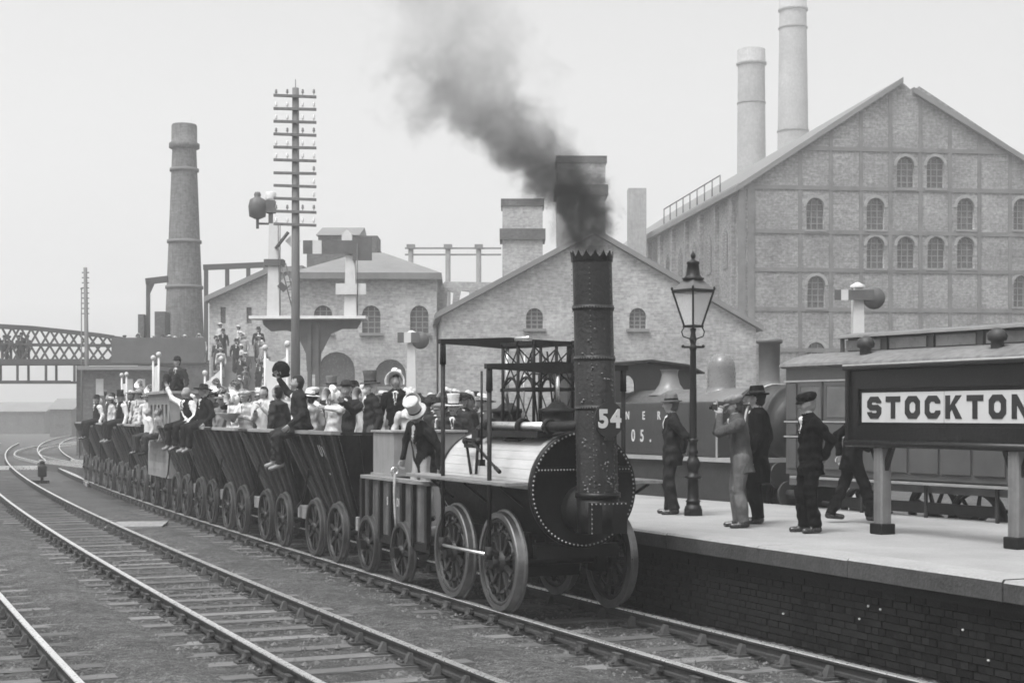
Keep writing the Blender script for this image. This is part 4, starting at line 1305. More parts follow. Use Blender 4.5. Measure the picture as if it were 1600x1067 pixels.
for i, w in enumerate(wins):
    window(wh, w[0], w[1], w[2], w[3], .30, pane=PANE)
    m = MB(); r_ = w[2] / 2
    vs = []
    for k in range(11):
        a = PI * k / 10
        for rr in (r_ + .02, r_ + .2):
            vs += [(w[0] + rr * math.cos(a), -.05, w[1] + w[3] - r_ + rr * math.sin(a)), (w[0] + rr * math.cos(a), .04, w[1] + w[3] - r_ + rr * math.sin(a))]
    fs = []
    for k in range(10):
        b = k * 4
        fs += [(b, b + 2, b + 6, b + 4), (b, b + 4, b + 5, b + 1), (b + 2, b + 3, b + 7, b + 6)]
    m.add(vs, fs); m.build('window_arch', mat('pale_brick', .22, .9, .3, 3, .2), wh)
for py in (236, 297, 365, 424, 485, 548, 610):
    x = 0.02
    z = wzl(py, 12)
    hw_ = W / 2
    if z > ze:
        f = (z - ze) / (za - ze); xa, xb = apx * f + .1, W - (W - apx) * f - .1
    else: xa, xb = .05, W - .05
    m = MB(); m.b2((xa, -.07, z - .13), (xb, .02, z + .13)); m.build('iron_band', BAND, wh)
for px in (1250, 1298, 1345, 1391, 1438, 1484, 1530, 1578, 1625, 1672):
    x = wxl(px)
    zt_ = ze + (za - ze) * min(1, (x / apx if x < apx else max(0, (W - x) / (W - apx)))) - .35
    m = MB(); m.b2((x - .12, -.06, -.2), (x + .12, .02, zt_)); m.build('iron_stanchion', BAND, wh)
for x in (-.05, .55):
    m = MB(); m.b2((x - .22, -.10, -.2), (x + .22, .02, ze - .1)); m.build('corner_pier', BAND, wh)
# side wall going away, roof
LW = 62
m = MB(); m.b2((.02, .5, -.3), (.5, LW, ze - .05)); m.build('side_wall', WBRICK, wh)
y = 2.0; k = 0
while y < LW:
    m = MB(); m.b2((-.25, y - .35, -.2), (.02, y + .35, ze - .7)); m.build('side_pilaster', WBRICK, wh)
    for z in (ze - 5.0, ze - 10.2):
        m = MB(); m.prism([(y + 1.6, z), (y + 2.7, z), (y + 2.7, z + 2.2), (y + 2.15, z + 2.7), (y + 1.6, z + 2.2)], -.03, .0, 'yz'); m.build('side_window', PANE, wh)
    y += 4.2
m = MB(); m.b2((-.35, -.2, ze - .5), (.02, LW, ze - .08)); m.build('eaves_course', mat('pale_brick', .22, .9, .3, 3, .2), wh)
m = MB()
t_ = .35
for (xa, zA, xb, zB) in ((-.5, ze - .62, apx + .02, za - .16), (apx + .73, za - .78, W + .5, ze - .62)):
    P = [(xa, zA), (xb, zB), (xb, zB + t_), (xa, zA + t_)]
    m.prism(P, -.35, LW, 'xz')
m.build('roof', SLATE, wh)
m = MB()
for k in range(8):
    m.tube((3.2, 14 + k * .0, ze + 3.0), (3.2, 14, ze + 3.0), .03)
m = MB()
for k in range(9):
    y = 10 + k * 2.2
    m.tube((1.2, y, ze + .8), (1.2, y, ze + 2.0), .05, n=6)
m.tube((1.2, 10, ze + 2.0), (1.2, 27.6, ze + 2.0), .05, n=6)
m.build('roof_railing', BAND, wh)

# engine house: lower gable in the middle
YE = 78.0; PE = 2400 / YE
eh = thing('engine_house', 'hazy gabled works building with two small arched windows behind the chimney', 'building', ((928 - 800) / PE, YE, 0), math.radians(4))
def ex(px): return (px - 928) / PE
def ez(py): return 2.4 + (648 - py) / PE
outl = [(ex(690), -.3), (ex(1185), -.3), (ex(1185), ez(512)), (0, ez(366)), (ex(690), ez(495))]
hol = [arch(ex(835), ez(514), .86, 1.05), arch(ex(997), ez(513), .86, 1.05)]
me = holed(outl, hol, .4); me.materials.clear(); me.materials.append(CBRICK); link('gable_wall', me, eh)
for px in (835, 997): window(eh, ex(px), ez(513.5), .86, 1.05, .22)
m = MB()
for (xa, zA, xb, zB) in ((ex(680), ez(500), 0, ez(366)), (0, ez(366), ex(1195), ez(517))):
    m.prism([(xa, zA + .02), (xb, zB + .02), (xb, zB + .3), (xa, zA + .3)], -.3, 16, 'xz')
m.build('roof', SLATE, eh)
m = MB(); m.b2((ex(690), .4, -.3), (ex(690) + .4, 16, ez(497))); m.b2((ex(1185) - .4, .4, -.3), (ex(1185), 16, ez(514))); m.build('side_wall', CBRICK, eh)

# brick building with hipped roof left of centre
YM = 84.0; PM = 2400 / YM
def mx(px): return (px - 800) / PM
def mz(py): return 2.4 + (648 - py) / PM
hb = thing('hipped_brick_building', 'long brick works building with pale hipped slate roof behind the signals', 'building', (mx(570), YM, 0), math.radians(2))
def lx_(px): return (px - 570) / PM
outl = [(lx_(462), -.3), (lx_(682), -.3), (lx_(682), mz(428)), (lx_(462), mz(428))]
hol = [arch(lx_(526), mz(604), 2.0, 1.9), arch(lx_(610), mz(604), 1.7, 1.5), arch(lx_(505), mz(520), 1.0, 1.5), arch(lx_(655), mz(520), 1.0, 1.5), arch(lx_(580), mz(520), 1.0, 1.5)]
me = holed(outl, hol, .4); me.materials.clear(); me.materials.append(CBRICK); link('front_wall', me, hb)
for a, b, w, h in [(526, 604, 2.0, 1.9), (610, 604, 1.7, 1.5), (505, 520, 1.0, 1.5), (655, 520, 1.0, 1.5), (580, 520, 1.0, 1.5)]:
    window(hb, lx_(a), mz(b), w, h, .25, bars=b < 600)
m = MB(); m.b2((lx_(462), .4, -.3), (lx_(462) + .4, 10, mz(428))); m.b2((lx_(682) - .4, .4, -.3), (lx_(682), 10, mz(428))); m.build('side_wall', CBRICK, hb)
xa, xb = lx_(456), lx_(690); zr, zt_ = mz(427), mz(380)
m = MB(); m.add([(xa, -.4, zr), (xb, -.4, zr), (xb, 10.4, zr), (xa, 10.4, zr), (xa + 3.4, 5, zt_), (xb - 3.4, 5, zt_)], [(0, 1, 5, 4), (1, 2, 5), (2, 3, 4, 5), (3, 0, 4), (0, 3, 2, 1)])
m.build('roof', SLATE, hb)
m = MB(); m.b2((xa, -.5, zr - .35), (xb, -.39, zr - .0)); m.build('gutter', BAND, hb)
# ruinous wall between the two works buildings
rw_ = thing('ruined_wall', 'low broken brick wall with ragged openings between the works buildings', 'wall', (mx(735), 88, 0))
def rx(px): return (px - 735) / PM
me = holed([(rx(676), -.3), (rx(800), -.3), (rx(800), mz(432)), (rx(690), mz(430)), (rx(676), mz(446))], [[(rx(692), mz(470)), (rx(702), mz(470)), (rx(704), mz(448)), (rx(694), mz(444))], [(rx(712), mz(466)), (rx(728), mz(466)), (rx(730), mz(446)), (rx(716), mz(444))], [(rx(738), mz(458)), (rx(752), mz(458)), (rx(750), mz(442)), (rx(740), mz(445))]], .5)
me.materials.clear(); me.materials.append(CBRICK); link('wall', me, rw_)
m = MB(); m.b2((rx(676), .55, -.3), (rx(800), .6, mz(480))); m.build('inner_wall', CBRICK, rw_)

# house on higher ground behind, with dormer and chimneys
YH = 120.0; PH = 2400 / YH
def hx(px): return (px - 540) / PH
def hz(py): return 2.4 + (648 - py) / PH
ho = thing('distant_house', 'distant slate-roofed house with a dormer beyond the signal arms', 'house', ((540 - 800) / PH, YH, 0))
m = MB(); m.b2((hx(497), 0, 0), (hx(560), 8, hz(368))); m.b2((hx(478), .5, 0), (hx(588), 8, hz(384))); m.build('wall', DBRICK, ho)
m = MB(); m.prism([(-.3, hz(368)), (4, hz(346)), (8.3, hz(368))], hx(494), hx(562), 'yz'); m.build('roof', SLATE, ho)
m = MB(); m.b2((hx(562), 1, hz(384)), (hx(588), 4, hz(366))); m.build('chimney_stack', DBRICK, ho)
m = MB(); m.prism([(hx(535), hz(378)), (hx(551), hz(378)), (hx(551), hz(366)), (hx(543), hz(360)), (hx(535), hz(366))], -.5, 1.5, 'xz'); m.build('dormer', WHITE, ho)

# left brick building beside the footbridge steps
YL = 92.0; PLm = 2400 / YL
def ax_(px): return (px - 400) / PLm
def az_(py): return 2.4 + (648 - py) / PLm
lb = thing('steps_brick_building', 'brick building with mono-pitch slate roof beside the crowded steps', 'building', ((400 - 800) / PLm, YL, 0), math.radians(-3))
outl = [(ax_(326), -.3), (ax_(470), -.3), (ax_(470), az_(425)), (ax_(418), az_(428)), (ax_(326), az_(468))]
hol = [[(ax_(344), az_(505)), (ax_(352), az_(505)), (ax_(352), az_(480)), (ax_(344), az_(480))], [(ax_(385), az_(505)), (ax_(393), az_(505)), (ax_(393), az_(480)), (ax_(385), az_(480))]]
me = holed(outl, hol, .4); me.materials.clear(); me.materials.append(CBRICK); link('front_wall', me, lb)
for a in (344, 385):
    m = MB(); m.b2((ax_(a), .2, az_(506)), (ax_(a + 8), .24, az_(479))); m.build('window', PANE, lb)
m = MB(); m.prism([(ax_(320), az_(472)), (ax_(418), az_(429)), (ax_(475), az_(424)), (ax_(475), az_(416)), (ax_(418), az_(420)), (ax_(320), az_(464))], -.4, 9, 'xz'); m.build('roof', SLATE, lb)
m = MB(); m.b2((ax_(400), 2, az_(430)), (ax_(418), 3, az_(408))); m.tube((ax_(406), 2.5, az_(408)), (ax_(406), 2.5, az_(402)), .12, n=10); m.build('chimney_stack', DBRICK, lb)
m = MB(); m.b2((ax_(326), .4, -.3), (ax_(326) + .3, 9, az_(470))); m.build('side_wall', CBRICK, lb)

# chimneys
def round_chimney(label, cxp, Y, r0, r1, ztop, cap, material=CHBRICK):
    o = thing('factory_chimney', label, 'chimney', ((cxp - 800) * Y / 2400, Y, 0), 0, 'brick chimneys of the works')
    m = MB(); m.lathe([(r0, -.3), (r1, ztop - cap)], (0, 0, 0), 'z', 28); m.build('shaft', material, o)
    m = MB(); m.lathe([(r1, ztop - cap - .1), (r1 + .22, ztop - cap), (r1 + .22, ztop - cap + .3), (r1 + .06, ztop - cap + .4), (r1 + .05, ztop - .1), (r1, ztop), (r1 - .3, ztop), (r1 - .3, ztop - 2)], (0, 0, 0), 'z', 28); m.build('cap', material, o)
    for f in (.86, .64, .5):
        z = ztop * f; rr = r0 + (r1 - r0) * f
        m = MB(); m.lathe([(rr, -.12), (rr + .06, -.1), (rr + .06, .1), (rr, .12)], (0, 0, z), 'z', 28); m.build('iron_hoop', BAND, o)
    return o
round_chimney('dark tapering round brick chimney rising behind the footbridge', 288, 104, 1.62, .80, 2.4 + 453 * 104 / 2400, 1.6)
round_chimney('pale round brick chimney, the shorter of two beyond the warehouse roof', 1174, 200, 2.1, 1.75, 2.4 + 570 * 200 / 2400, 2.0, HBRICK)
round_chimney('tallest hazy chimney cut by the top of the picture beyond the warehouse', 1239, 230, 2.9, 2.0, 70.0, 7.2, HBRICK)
def square_chimney(label, x0p, x1p, Y, ytop, corb):
    k = Y / 2400
    w = (x1p - x0p) * k
    o = thing('square_chimney', label, 'chimney', (((x0p + x1p) / 2 - 800) * k, Y, 0), 0, 'brick chimneys of the works')
    zt = 2.4 + (648 - ytop) * k
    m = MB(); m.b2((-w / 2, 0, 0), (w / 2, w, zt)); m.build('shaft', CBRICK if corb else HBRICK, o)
    if corb:
        m = MB(); m.b2((-w / 2 - .18, -.18, zt - 2.6), (w / 2 + .18, w + .18, zt - 1.9)); m.b2((-w / 2 - .1, -.1, zt - .4), (w / 2 + .1, w + .1, zt + .05)); m.build('corbel', DBRICK, o)
    return o
square_chimney('squat square brick stack left of the smoke', 785, 848, 100, 312, True)
square_chimney('large square brick stack directly behind the smoke', 871, 946, 104, 245, True)
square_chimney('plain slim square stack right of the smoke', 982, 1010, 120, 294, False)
m = None

# gasholder guide frame far off
gf = thing('gasholder_frame', 'faint iron guide frame of columns and girders in the far haze', 'frame', ((700 - 800) * 150 / 2400, 150, 0))
for px in (642, 700, 748):
    m = MB(); m.tube(((px - 700) / 16, 0, 0), ((px - 700) / 16, 0, 2.4 + (648 - 384) / 16), .26, n=10); m.b2(((px - 700) / 16 - .4, -.4, 18.6), ((px - 700) / 16 + .4, .4, 19.0)); m.build('column', BAND, gf)
for py in (388, 398):
    m = MB(); z = 2.4 + (648 - py) / 16; m.b2((-4.2, -.08, z - .08), (5.2, .08, z + .08)); m.build('girder', BAND, gf)

# gantry of pipes by the round chimney
YG = 100.0; PG = 24.0
def gx(px): return (px - 300) / PG
def gz(py): return 2.4 + (648 - py) / PG
ga = thing('pipe_gantry', 'timber pipe gantry on posts joining the dark round chimney', 'gantry', ((300 - 800) / PG, YG, 0))
m = MB(); m.beam((gx(318), 0, gz(418)), (gx(412), 0, gz(414)), .3, .35); m.build('beam', BRIDGE, ga)
for px in (322, 355, 388):
    m = MB(); m.b2((gx(px) - .12, -.12, 0), (gx(px) + .12, .12, gz(414))); m.build('post', BRIDGE, ga)
m = MB(); m.beam((gx(228), 0, gz(440)), (gx(262), 0, gz(436)), .3, .4); m.beam((gx(231), 0, gz(460)), (gx(240), 0, gz(440)), .2, .2); m.build('crane_arm', BRIDGE, ga)
m = MB(); m.b2((gx(229), -.15, 0), (gx(234), .15, gz(440))); m.build('post', BRIDGE, ga)
m = MB(); m.b2((gx(219), -.6, 0), (gx(228), .6, gz(492))); m.build('pier', DBRICK, ga)
m = MB(); m.b2((gx(246), -.8, 0), (gx(262), .8, gz(488))); m.build('pier', DBRICK, ga)

# ------------------------------------------------------------------ footbridge
YF = 98.0; PF = 2400 / YF
def fx(px): return (px - 185) / PF
def fz(py): return 2.4 + (648 - py) / PF
fb = thing('footbridge', 'iron lattice footbridge crossing the tracks at the left, crowded with onlookers', 'footbridge', ((185 - 800) / PF, YF, 0))
xl = fx(-140)
def topz(px): return fz(527 - (185 - px) * .108 + max(0, (60 - px)) * .05) if px < 185 else fz(528)
for dy in (-1.1, 1.1):
    m = MB()
    for a in range(-140, 185, 25):
        m.beam((fx(a), dy, topz(a)), (fx(a + 25), dy, topz(a + 25)), .18, .22)
    m.build('top_chord', BRIDGE, fb)
    m = MB(); m.beam((xl, dy, fz(566)), (fx(325), dy, fz(566)), .22, .34); m.build('bottom_chord', BRIDGE, fb)
    m = MB(); m.beam((xl, dy, fz(537)), (fx(185), dy, fz(540)), .08, .10); m.build('handrail', BRIDGE, fb)
    k = 0
    for a in range(-140, 180, 30):
        m = MB(); m.beam((fx(a), dy, fz(566)), (fx(a + 30), dy, topz(a + 30)), .07, .12); m.build('lattice_bar', BRIDGE, fb)
        m = MB(); m.beam((fx(a + 30), dy + .05, fz(566)), (fx(a), dy + .05, topz(a)), .07, .12); m.build('lattice_bar', BRIDGE, fb)
    for a in range(-140, 125, 44):
        m = MB(); m.beam((fx(a), dy, fz(568)), (fx(a), dy, fz(598)), .12, .16); m.build('hanger', BRIDGE, fb)
    m = MB(); m.beam((xl, dy, fz(597)), (fx(118), dy, fz(597)), .14, .16); m.build('lower_tie', BRIDGE, fb)
m = MB(); m.b2((xl, -1.1, fz(570)), (fx(325), 1.1, fz(567))); m.build('deck', BRIDGE, fb)
m = MB(); m.b2((fx(182), -1.25, fz(568)), (fx(326), -1.13, fz(529))); m.build('boarded_parapet', mat('parapet_board', .06, .8, .3, 2, .2), fb)
m = MB(); m.b2((fx(245), -1.1, -.3), (fx(330), 3, fz(571))); m.build('pier', DBRICK, fb)
m = MB(); m.b2((fx(118), .2, -.3), (fx(130), 2, fz(571))); m.build('pier', DBRICK, fb)
hut = thing('platform_hut', 'small dark hut with pale flat roof below the footbridge', 'hut', ((185 - 800) * 86 / 2400, 86, 0))
def kx(px): return (px - 185) * 86 / 2400
def kz(py): return 2.4 + (648 - py) * 86 / 2400
m = MB(); m.b2((kx(130), 0, -.3), (kx(246), 3, kz(578))); m.build('wall', DBRICK, hut)
m = MB(); m.b2((kx(124), -.4, kz(578)), (kx(248), 3.3, kz(572))); m.build('roof', SLATE, hut)
for px in (150, 196, 215):
    m = MB(); m.b2((kx(px), -.04, kz(618)), (kx(px + 12), -.01, kz(592))); m.build('window', mat('hut_window', .3, .4, .2, 3, 0), hut)
# steps down from the bridge
st = thing('bridge_steps', 'broad flight of steps from the footbridge packed with onlookers', 'steps', ((355 - 800) * 80 / 2400, 84, 0), math.radians(12))
for k in range(16):
    m = MB(); m.b2((-1.6, -.35 * k - .35, -.3), (1.6, -.35 * k, 5.6 - .31 * k)); m.build('step', mat('step_stone', .2, .9, .2, 2, .2), st)

# ------------------------------------------------------------------ telegraph poles
tp = thing('telegraph_pole', 'tall telegraph pole with eleven crossarms behind the wagons', 'telegraph pole', (-6.2, 44, 0))
ptop = 2.4 + 510 * 44 / 2400
m = MB(); m.tube((0, 0, -.2), (0, 0, ptop), .15, .095, 12); m.build('pole', POLE, tp)
m = MB(); m.tube((0, 0, ptop), (0, 0, ptop + .25), .012, n=6); m.build('finial', POLE, tp)
for k in range(11):
    py = 152 + k * 20
    z = 2.4 + (648 - py) * 44 / 2400
    m = MB(); m.box((0, -.12, z), (1.22, .07, .075), Matrix.Rotation(random.uniform(-.012, .012) + .03, 3, 'Y')); arm_ = m.build('crossarm', POLE, tp)
    for x in (-.54, -.22, .22, .54):
        if 6 <= k <= 8 and x < .4: continue
        m = MB(); m.tube((x, -.12, z + .04), (x, -.12, z + .10), .012, n=6); m.lathe([(.035, .09), (.04, .12), (.03, .14), (.035, .17), (.02, .20), (0, .205)], (x, -.12, z), 'z', 8); m.build('insulator', INSUL if k % 3 else BARM, arm_)
tp2 = thing('telegraph_pole', 'thin distant telegraph pole rising above the footbridge', 'telegraph pole', ((138 - 800) * 92 / 2400, 92, 0))
m = MB(); m.tube((0, 0, -.2), (-.18, 0, 2.4 + (648 - 418) * 92 / 2400), .16, .11, 8); m.build('pole', POLE, tp2)
for k in range(9):
    z = 2.4 + (648 - 426 - 8 * k) * 92 / 2400
    m = MB(); m.box((-.17, 0, z), (.42, .08, .07)); m.build('crossarm', POLE, tp2)
tp3 = thing('flag_pole', 'very thin bare pole left of the distant telegraph pole', 'pole', ((120 - 800) * 92 / 2400, 93, 0))
m = MB(); m.tube((0, 0, 0), (0, 0, 2.4 + (648 - 452) * 93 / 2400), .05, .035, 6); m.build('pole', POLE, tp3)
m = MB(); m.ball((0, 0, 2.4 + (648 - 451) * 93 / 2400), .07, 8, 6); m.build('truck', POLE, tp3)

# ------------------------------------------------------------------ bracket signal
YS = 60.0; PS = 40.0
def sx(px): return (px - 490) / PS
def sz(py): return 2.4 + (648 - py) / PS
sg_ = thing('bracket_signal', 'bracket signal with landing, two white posts, arms and lamps', 'signal', ((490 - 800) / PS, YS, 0))
SIGD = mat('signal_dark', .07, .6, .3, 3, .1)
m = MB(); m.b2((-.22, -.16, -.2), (-.08, .16, sz(505))); m.b2((.08, -.16, -.2), (.22, .16, sz(505))); m.build('main_post', SIGD, sg_)
for py in (540, 580, 620):
    m = MB(); m.b2((-.079, -.1, sz(py) - .12), (.079, .1, sz(py) + .12)); m.build('post_brace', SIGD, sg_)
m = MB(); m.b2((sx(392), -.5, sz(499)), (sx(573), .5, sz(494.5))); m.build('landing', mat('landing_board', .55, .8, .2, 3, .1), sg_)
m = MB()
m.prism([(sx(410), sz(500)), (sx(566), sz(500)), (sx(558), sz(514)), (sx(535), sz(514)), (sx(517), sz(522)), (sx(502), sz(552)), (sx(500), sz(580)), (sx(480), sz(580)), (sx(478), sz(552)), (sx(464), sz(522)), (sx(448), sz(516)), (sx(424), sz(518)), (sx(412), sz(508))], -.06, .06, 'xz')
m.build('bracket', SIGD, sg_)
def doll(px, top, w, nm):
    m = MB(); m.hexa([(sx(px) - w * .6, -w * .6, sz(495)), (sx(px) + w * .6, -w * .6, sz(495)), (sx(px) + w * .6, w * .6, sz(495)), (sx(px) - w * .6, w * .6, sz(495)), (sx(px) - w * .42, -w * .42, sz(top)), (sx(px) + w * .42, -w * .42, sz(top)), (sx(px) + w * .42, w * .42, sz(top)), (sx(px) - w * .42, w * .42, sz(top))])
    m.build('signal_post', WHITE, sg_)
doll(428, 350, .40, '')
doll(548, 382, .40, '')
m = MB(); m.lathe([(.10, 0), (.32, .1), (.36, .5), (.30, .75), (.12, .85), (.14, .95), (.10, 1.05), (0, 1.06)], (sx(403), -.1, sz(343)), 'z', 16); m.build('signal_lamp', SIGD, sg_)
m = MB(); m.box((sx(403), -.1, sz(346)), (.1, .1, .6)); m.beam((sx(403), -.1, sz(350)), (sx(425), 0, sz(350)), .06, .08); m.build('lamp_bracket', SIGD, sg_)
m = MB(); m.b2((sx(416), -.2, sz(333)), (sx(430), .2, sz(314))); m.b2((sx(420), -.1, sz(350)), (sx(426), .1, sz(333))); m.build('spectacle', SIGD, sg_)
m = MB(); m.lathe([(.2, 0), (.22, .25), (.14, .3)], (sx(423), 0, sz(312)), 'z', 14); m.build('post_cap', WHITE, sg_)
m = MB(); m.beam((sx(432), -.25, sz(390)), (sx(452), -.25, sz(364)), .05, .42, (0, -1, 0)); m.build('signal_arm', SIGD, sg_)
m = MB(); m.box((sx(459), -.25, sz(378)), (.42, .04, .42), Matrix.Rotation(PI / 4, 3, 'Y')); m.build('arm_stripe', WHITE, sg_)
m = MB(); m.box((sx(450), -.25, sz(440)), (.34, .04, .34), Matrix.Rotation(PI / 4, 3, 'Y')); m.build('arm_stripe', WHITE, sg_)
m = MB(); m.box((sx(444), -.23, sz(448)), (.34, .04, .34), Matrix.Rotation(PI / 4, 3, 'Y')); m.build('signal_arm', SIGD, sg_)
m = MB(); m.b2((sx(414), -.3, sz(416)), (sx(444), .3, sz(406))); m.build('small_landing', SIGD, sg_)
m = MB(); m.b2((sx(475), -.30, sz(398)), (sx(556), -.26, sz(377))); m.build('signal_arm', SIGD, sg_)
m = MB(); m.b2((sx(490), -.315, sz(398)), (sx(504), -.302, sz(377))); m.build('arm_stripe', WHITE, sg_)
m = MB(); m.b2((sx(552), -.32, sz(408)), (sx(582), -.22, sz(372))); m.build('spectacle', SIGD, sg_)
m = MB(); m.b2((sx(526), -.34, sz(461)), (sx(573), -.30, sz(444))); m.build('rear_arm', WHITE, sg_)
for a, b, c_, d in ((548, 382, 462, 470), (428, 352, 452, 490)):
    m = MB(); m.tube((sx(a) + .3, -.4, sz(b)), (sx(a) + .3, -.4, sz(495)), .02, n=6); m.build('signal_wire', SIGD, sg_)
m = MB()
for px, side in ((462, -1), (470, 1)):
    m.tube((sx(px), -.35, sz(496)), (sx(px - 22), -.35, sz(412)), .025, n=6)
for k in range(7): m.tube((sx(462 - 3.1 * k), -.35, sz(490 - 12 * k)), (sx(470 - 3.1 * k), -.35, sz(490 - 12 * k)), .018, n=6)
m.build('ladder', SIGD, sg_)

def post_signal(label, px, Y, ytop, x0p, x1p, ya):
    k = Y / 2400
    o = thing('post_signal', label, 'signal', ((px - 800) * k, Y, 0))
    Z = lambda py: 2.4 + (648 - py) * k
    m = MB(); m.hexa([(-.2, -.2, -.2), (.2, -.2, -.2), (.2, .2, -.2), (-.2, .2, -.2), (-.13, -.13, Z(ytop)), (.13, -.13, Z(ytop)), (.13, .13, Z(ytop)), (-.13, .13, Z(ytop))]); m.build('post', WHITE, o)
    m = MB(); m.lathe([(.19, 0), (.20, .06), (.05, .14), (0, .15)], (0, 0, Z(ytop)), 'z', 12); m.build('post_cap', WHITE, o)
    m = MB(); m.b2(((x0p - px) * k, -.26, Z(ya + 8)), ((x1p - px) * k, -.22, Z(ya - 8))); m.build('signal_arm', SIGD, o)
    m = MB(); m.b2(((x0p - px + 10) * k, -.275, Z(ya + 8)), ((x0p - px + 21) * k, -.262, Z(ya - 8))); m.build('arm_stripe', WHITE, o)
    m = MB(); m.lathe([(.0, -.12), (.26, -.12), (.30, 0), (.26, .12), (0, .12)], ((x1p - px + 2) * k, -.1, Z(ya + 4)), 'y', 16); m.build('signal_lamp', SIGD, o)
    return o
post_signal('white post signal with striped arm above the carriage roof', 1340, 40, 450, 1301, 1362, 462)
post_signal('pale slender signal post with a dark lamp behind the bonneted passengers', 643, 52, 523, 622, 655, 528)

# ------------------------------------------------------------------ small track things
gs = thing('ground_signal', 'dwarf ground signal with round lamp standing between the tracks', 'signal', ((66 - 800) * 58 / 2400, 58, -.2)); gs.scale = (.62, .62, .62)
m = MB(); m.lathe([(.10, .40), (.27, .45), (.27, .95), (.30, 1.0), (.17, 1.12), (.15, 1.28), (.19, 1.31), (.08, 1.4), (0, 1.42)], (0, 0, 0), 'z', 18); m.build('lamp', BLACKIRON, gs)
m = MB(); m.b2((-.08, -.08, 0), (.08, .08, .4)); m.build('stand', BLACKIRON, gs)
m = MB(); m.b2((-.62, -.2, 0), (-.1, .2, .22)); m.build('lever_box', BLACKIRON, gs)
m = MB(); m.b2((.02, -.2, 0), (.38, .2, .2)); m.build('wire_box', BLACKIRON, gs)
bd = thing('timber_cover', 'flat timber cover boards lying between the tracks', 'boards', pt(18.8, -1.95, -.19), th(18.8) - .25)
for k in range(4):
    m = MB(); m.b2((-.58, -.84 + k * .42, 0), (.58, -.43 + k * .42, .07)); m.build('plank', PLANK, bd)
m = MB(); m.b2((-.7, -.9, .0), (-.59, .84, .06)); m.build('bearer', TIMBER, bd)

# low buildings far beyond the footbridge
for lab, px0, px1, Y, ytop in (('long low shed lost in the haze beneath the footbridge', -60, 70, 210, 628), ('small pitched shed in the haze left of the platform hut', 78, 112, 180, 622)):
    k = Y / 2400
    o = thing('distant_shed', lab, 'shed', ((px0 - 800) * k, Y, 0))
    w = (px1 - px0) * k; zt = 2.4 + (648 - ytop) * k
    m = MB(); m.b2((0, 0, -.3), (w, 8, zt - 1.2)); m.build('wall', DBRICK, o)
    m = MB(); m.prism([(-.3, zt - 1.3), (4, zt), (8.3, zt - 1.3)], -.3, w + .3, 'yz'); m.build('roof', SLATE, o)
    for q in range(int(w / 2.2)):
        m = MB(); m.b2((.8 + q * 2.2, -.04, .9), (1.7 + q * 2.2, -.005, zt - 1.9)); m.build('window', PANE, o)
# ------------------------------------------------------------------ people: bodies grown from blended tapered capsules
def surface_net(D, org, h):
    S = D < 0
    n = np.array(D.shape)
    acc = np.zeros(tuple(n - 1) + (3,)); cnt = np.zeros(tuple(n - 1))
    quads = []
    cross = []
    for ax in range(3):
        sl0 = [slice(None)] * 3; sl1 = [slice(None)] * 3
        sl0[ax] = slice(0, -1); sl1[ax] = slice(1, None)
        a, b = D[tuple(sl0)], D[tuple(sl1)]
        cr = (a < 0) != (b < 0)
        t = np.where(cr, a / np.where(cr, a - b, 1), 0)
        cross.append((cr, a < 0))
        o1, o2 = [k for k in range(3) if k != ax]
        idx = np.indices(cr.shape).astype(float)
        for d1 in (0, 1):
            for d2 in (0, 1):
                s = [slice(None)] * 3
                s[o1] = slice(d1, n[o1] - 1 + d1); s[o2] = slice(d2, n[o2] - 1 + d2)
                c = cr[tuple(s)]
                for k in range(3):
                    v = idx[k][tuple(s)] + (t[tuple(s)] if k == ax else 0)
                    acc[..., k] += np.where(c, v, 0)
                cnt += c
    act = cnt > 0
    ids = -np.ones(act.shape, int); ids[act] = np.arange(act.sum())
    V = acc[act] / cnt[act][:, None] * h + org
    for ax in range(3):
        cr, neg = cross[ax]
        o1, o2 = [(1, 2), (2, 0), (0, 1)][ax]
        P = np.argwhere(cr)
        if not len(P): continue
        ok = (P[:, o1] > 0) & (P[:, o1] < n[o1] - 1) & (P[:, o2] > 0) & (P[:, o2] < n[o2] - 1)
        P = P[ok]
        sg = neg[tuple(P.T)]
        def cell(a, b):
            q = P.copy(); q[:, o1] -= a; q[:, o2] -= b
            return ids[tuple(q.T)]
        q = np.stack([cell(1, 1), cell(0, 1), cell(0, 0), cell(1, 0)], -1)
        q[~sg] = q[~sg][:, ::-1]
        quads.append(q)
    return V, np.concatenate(quads)

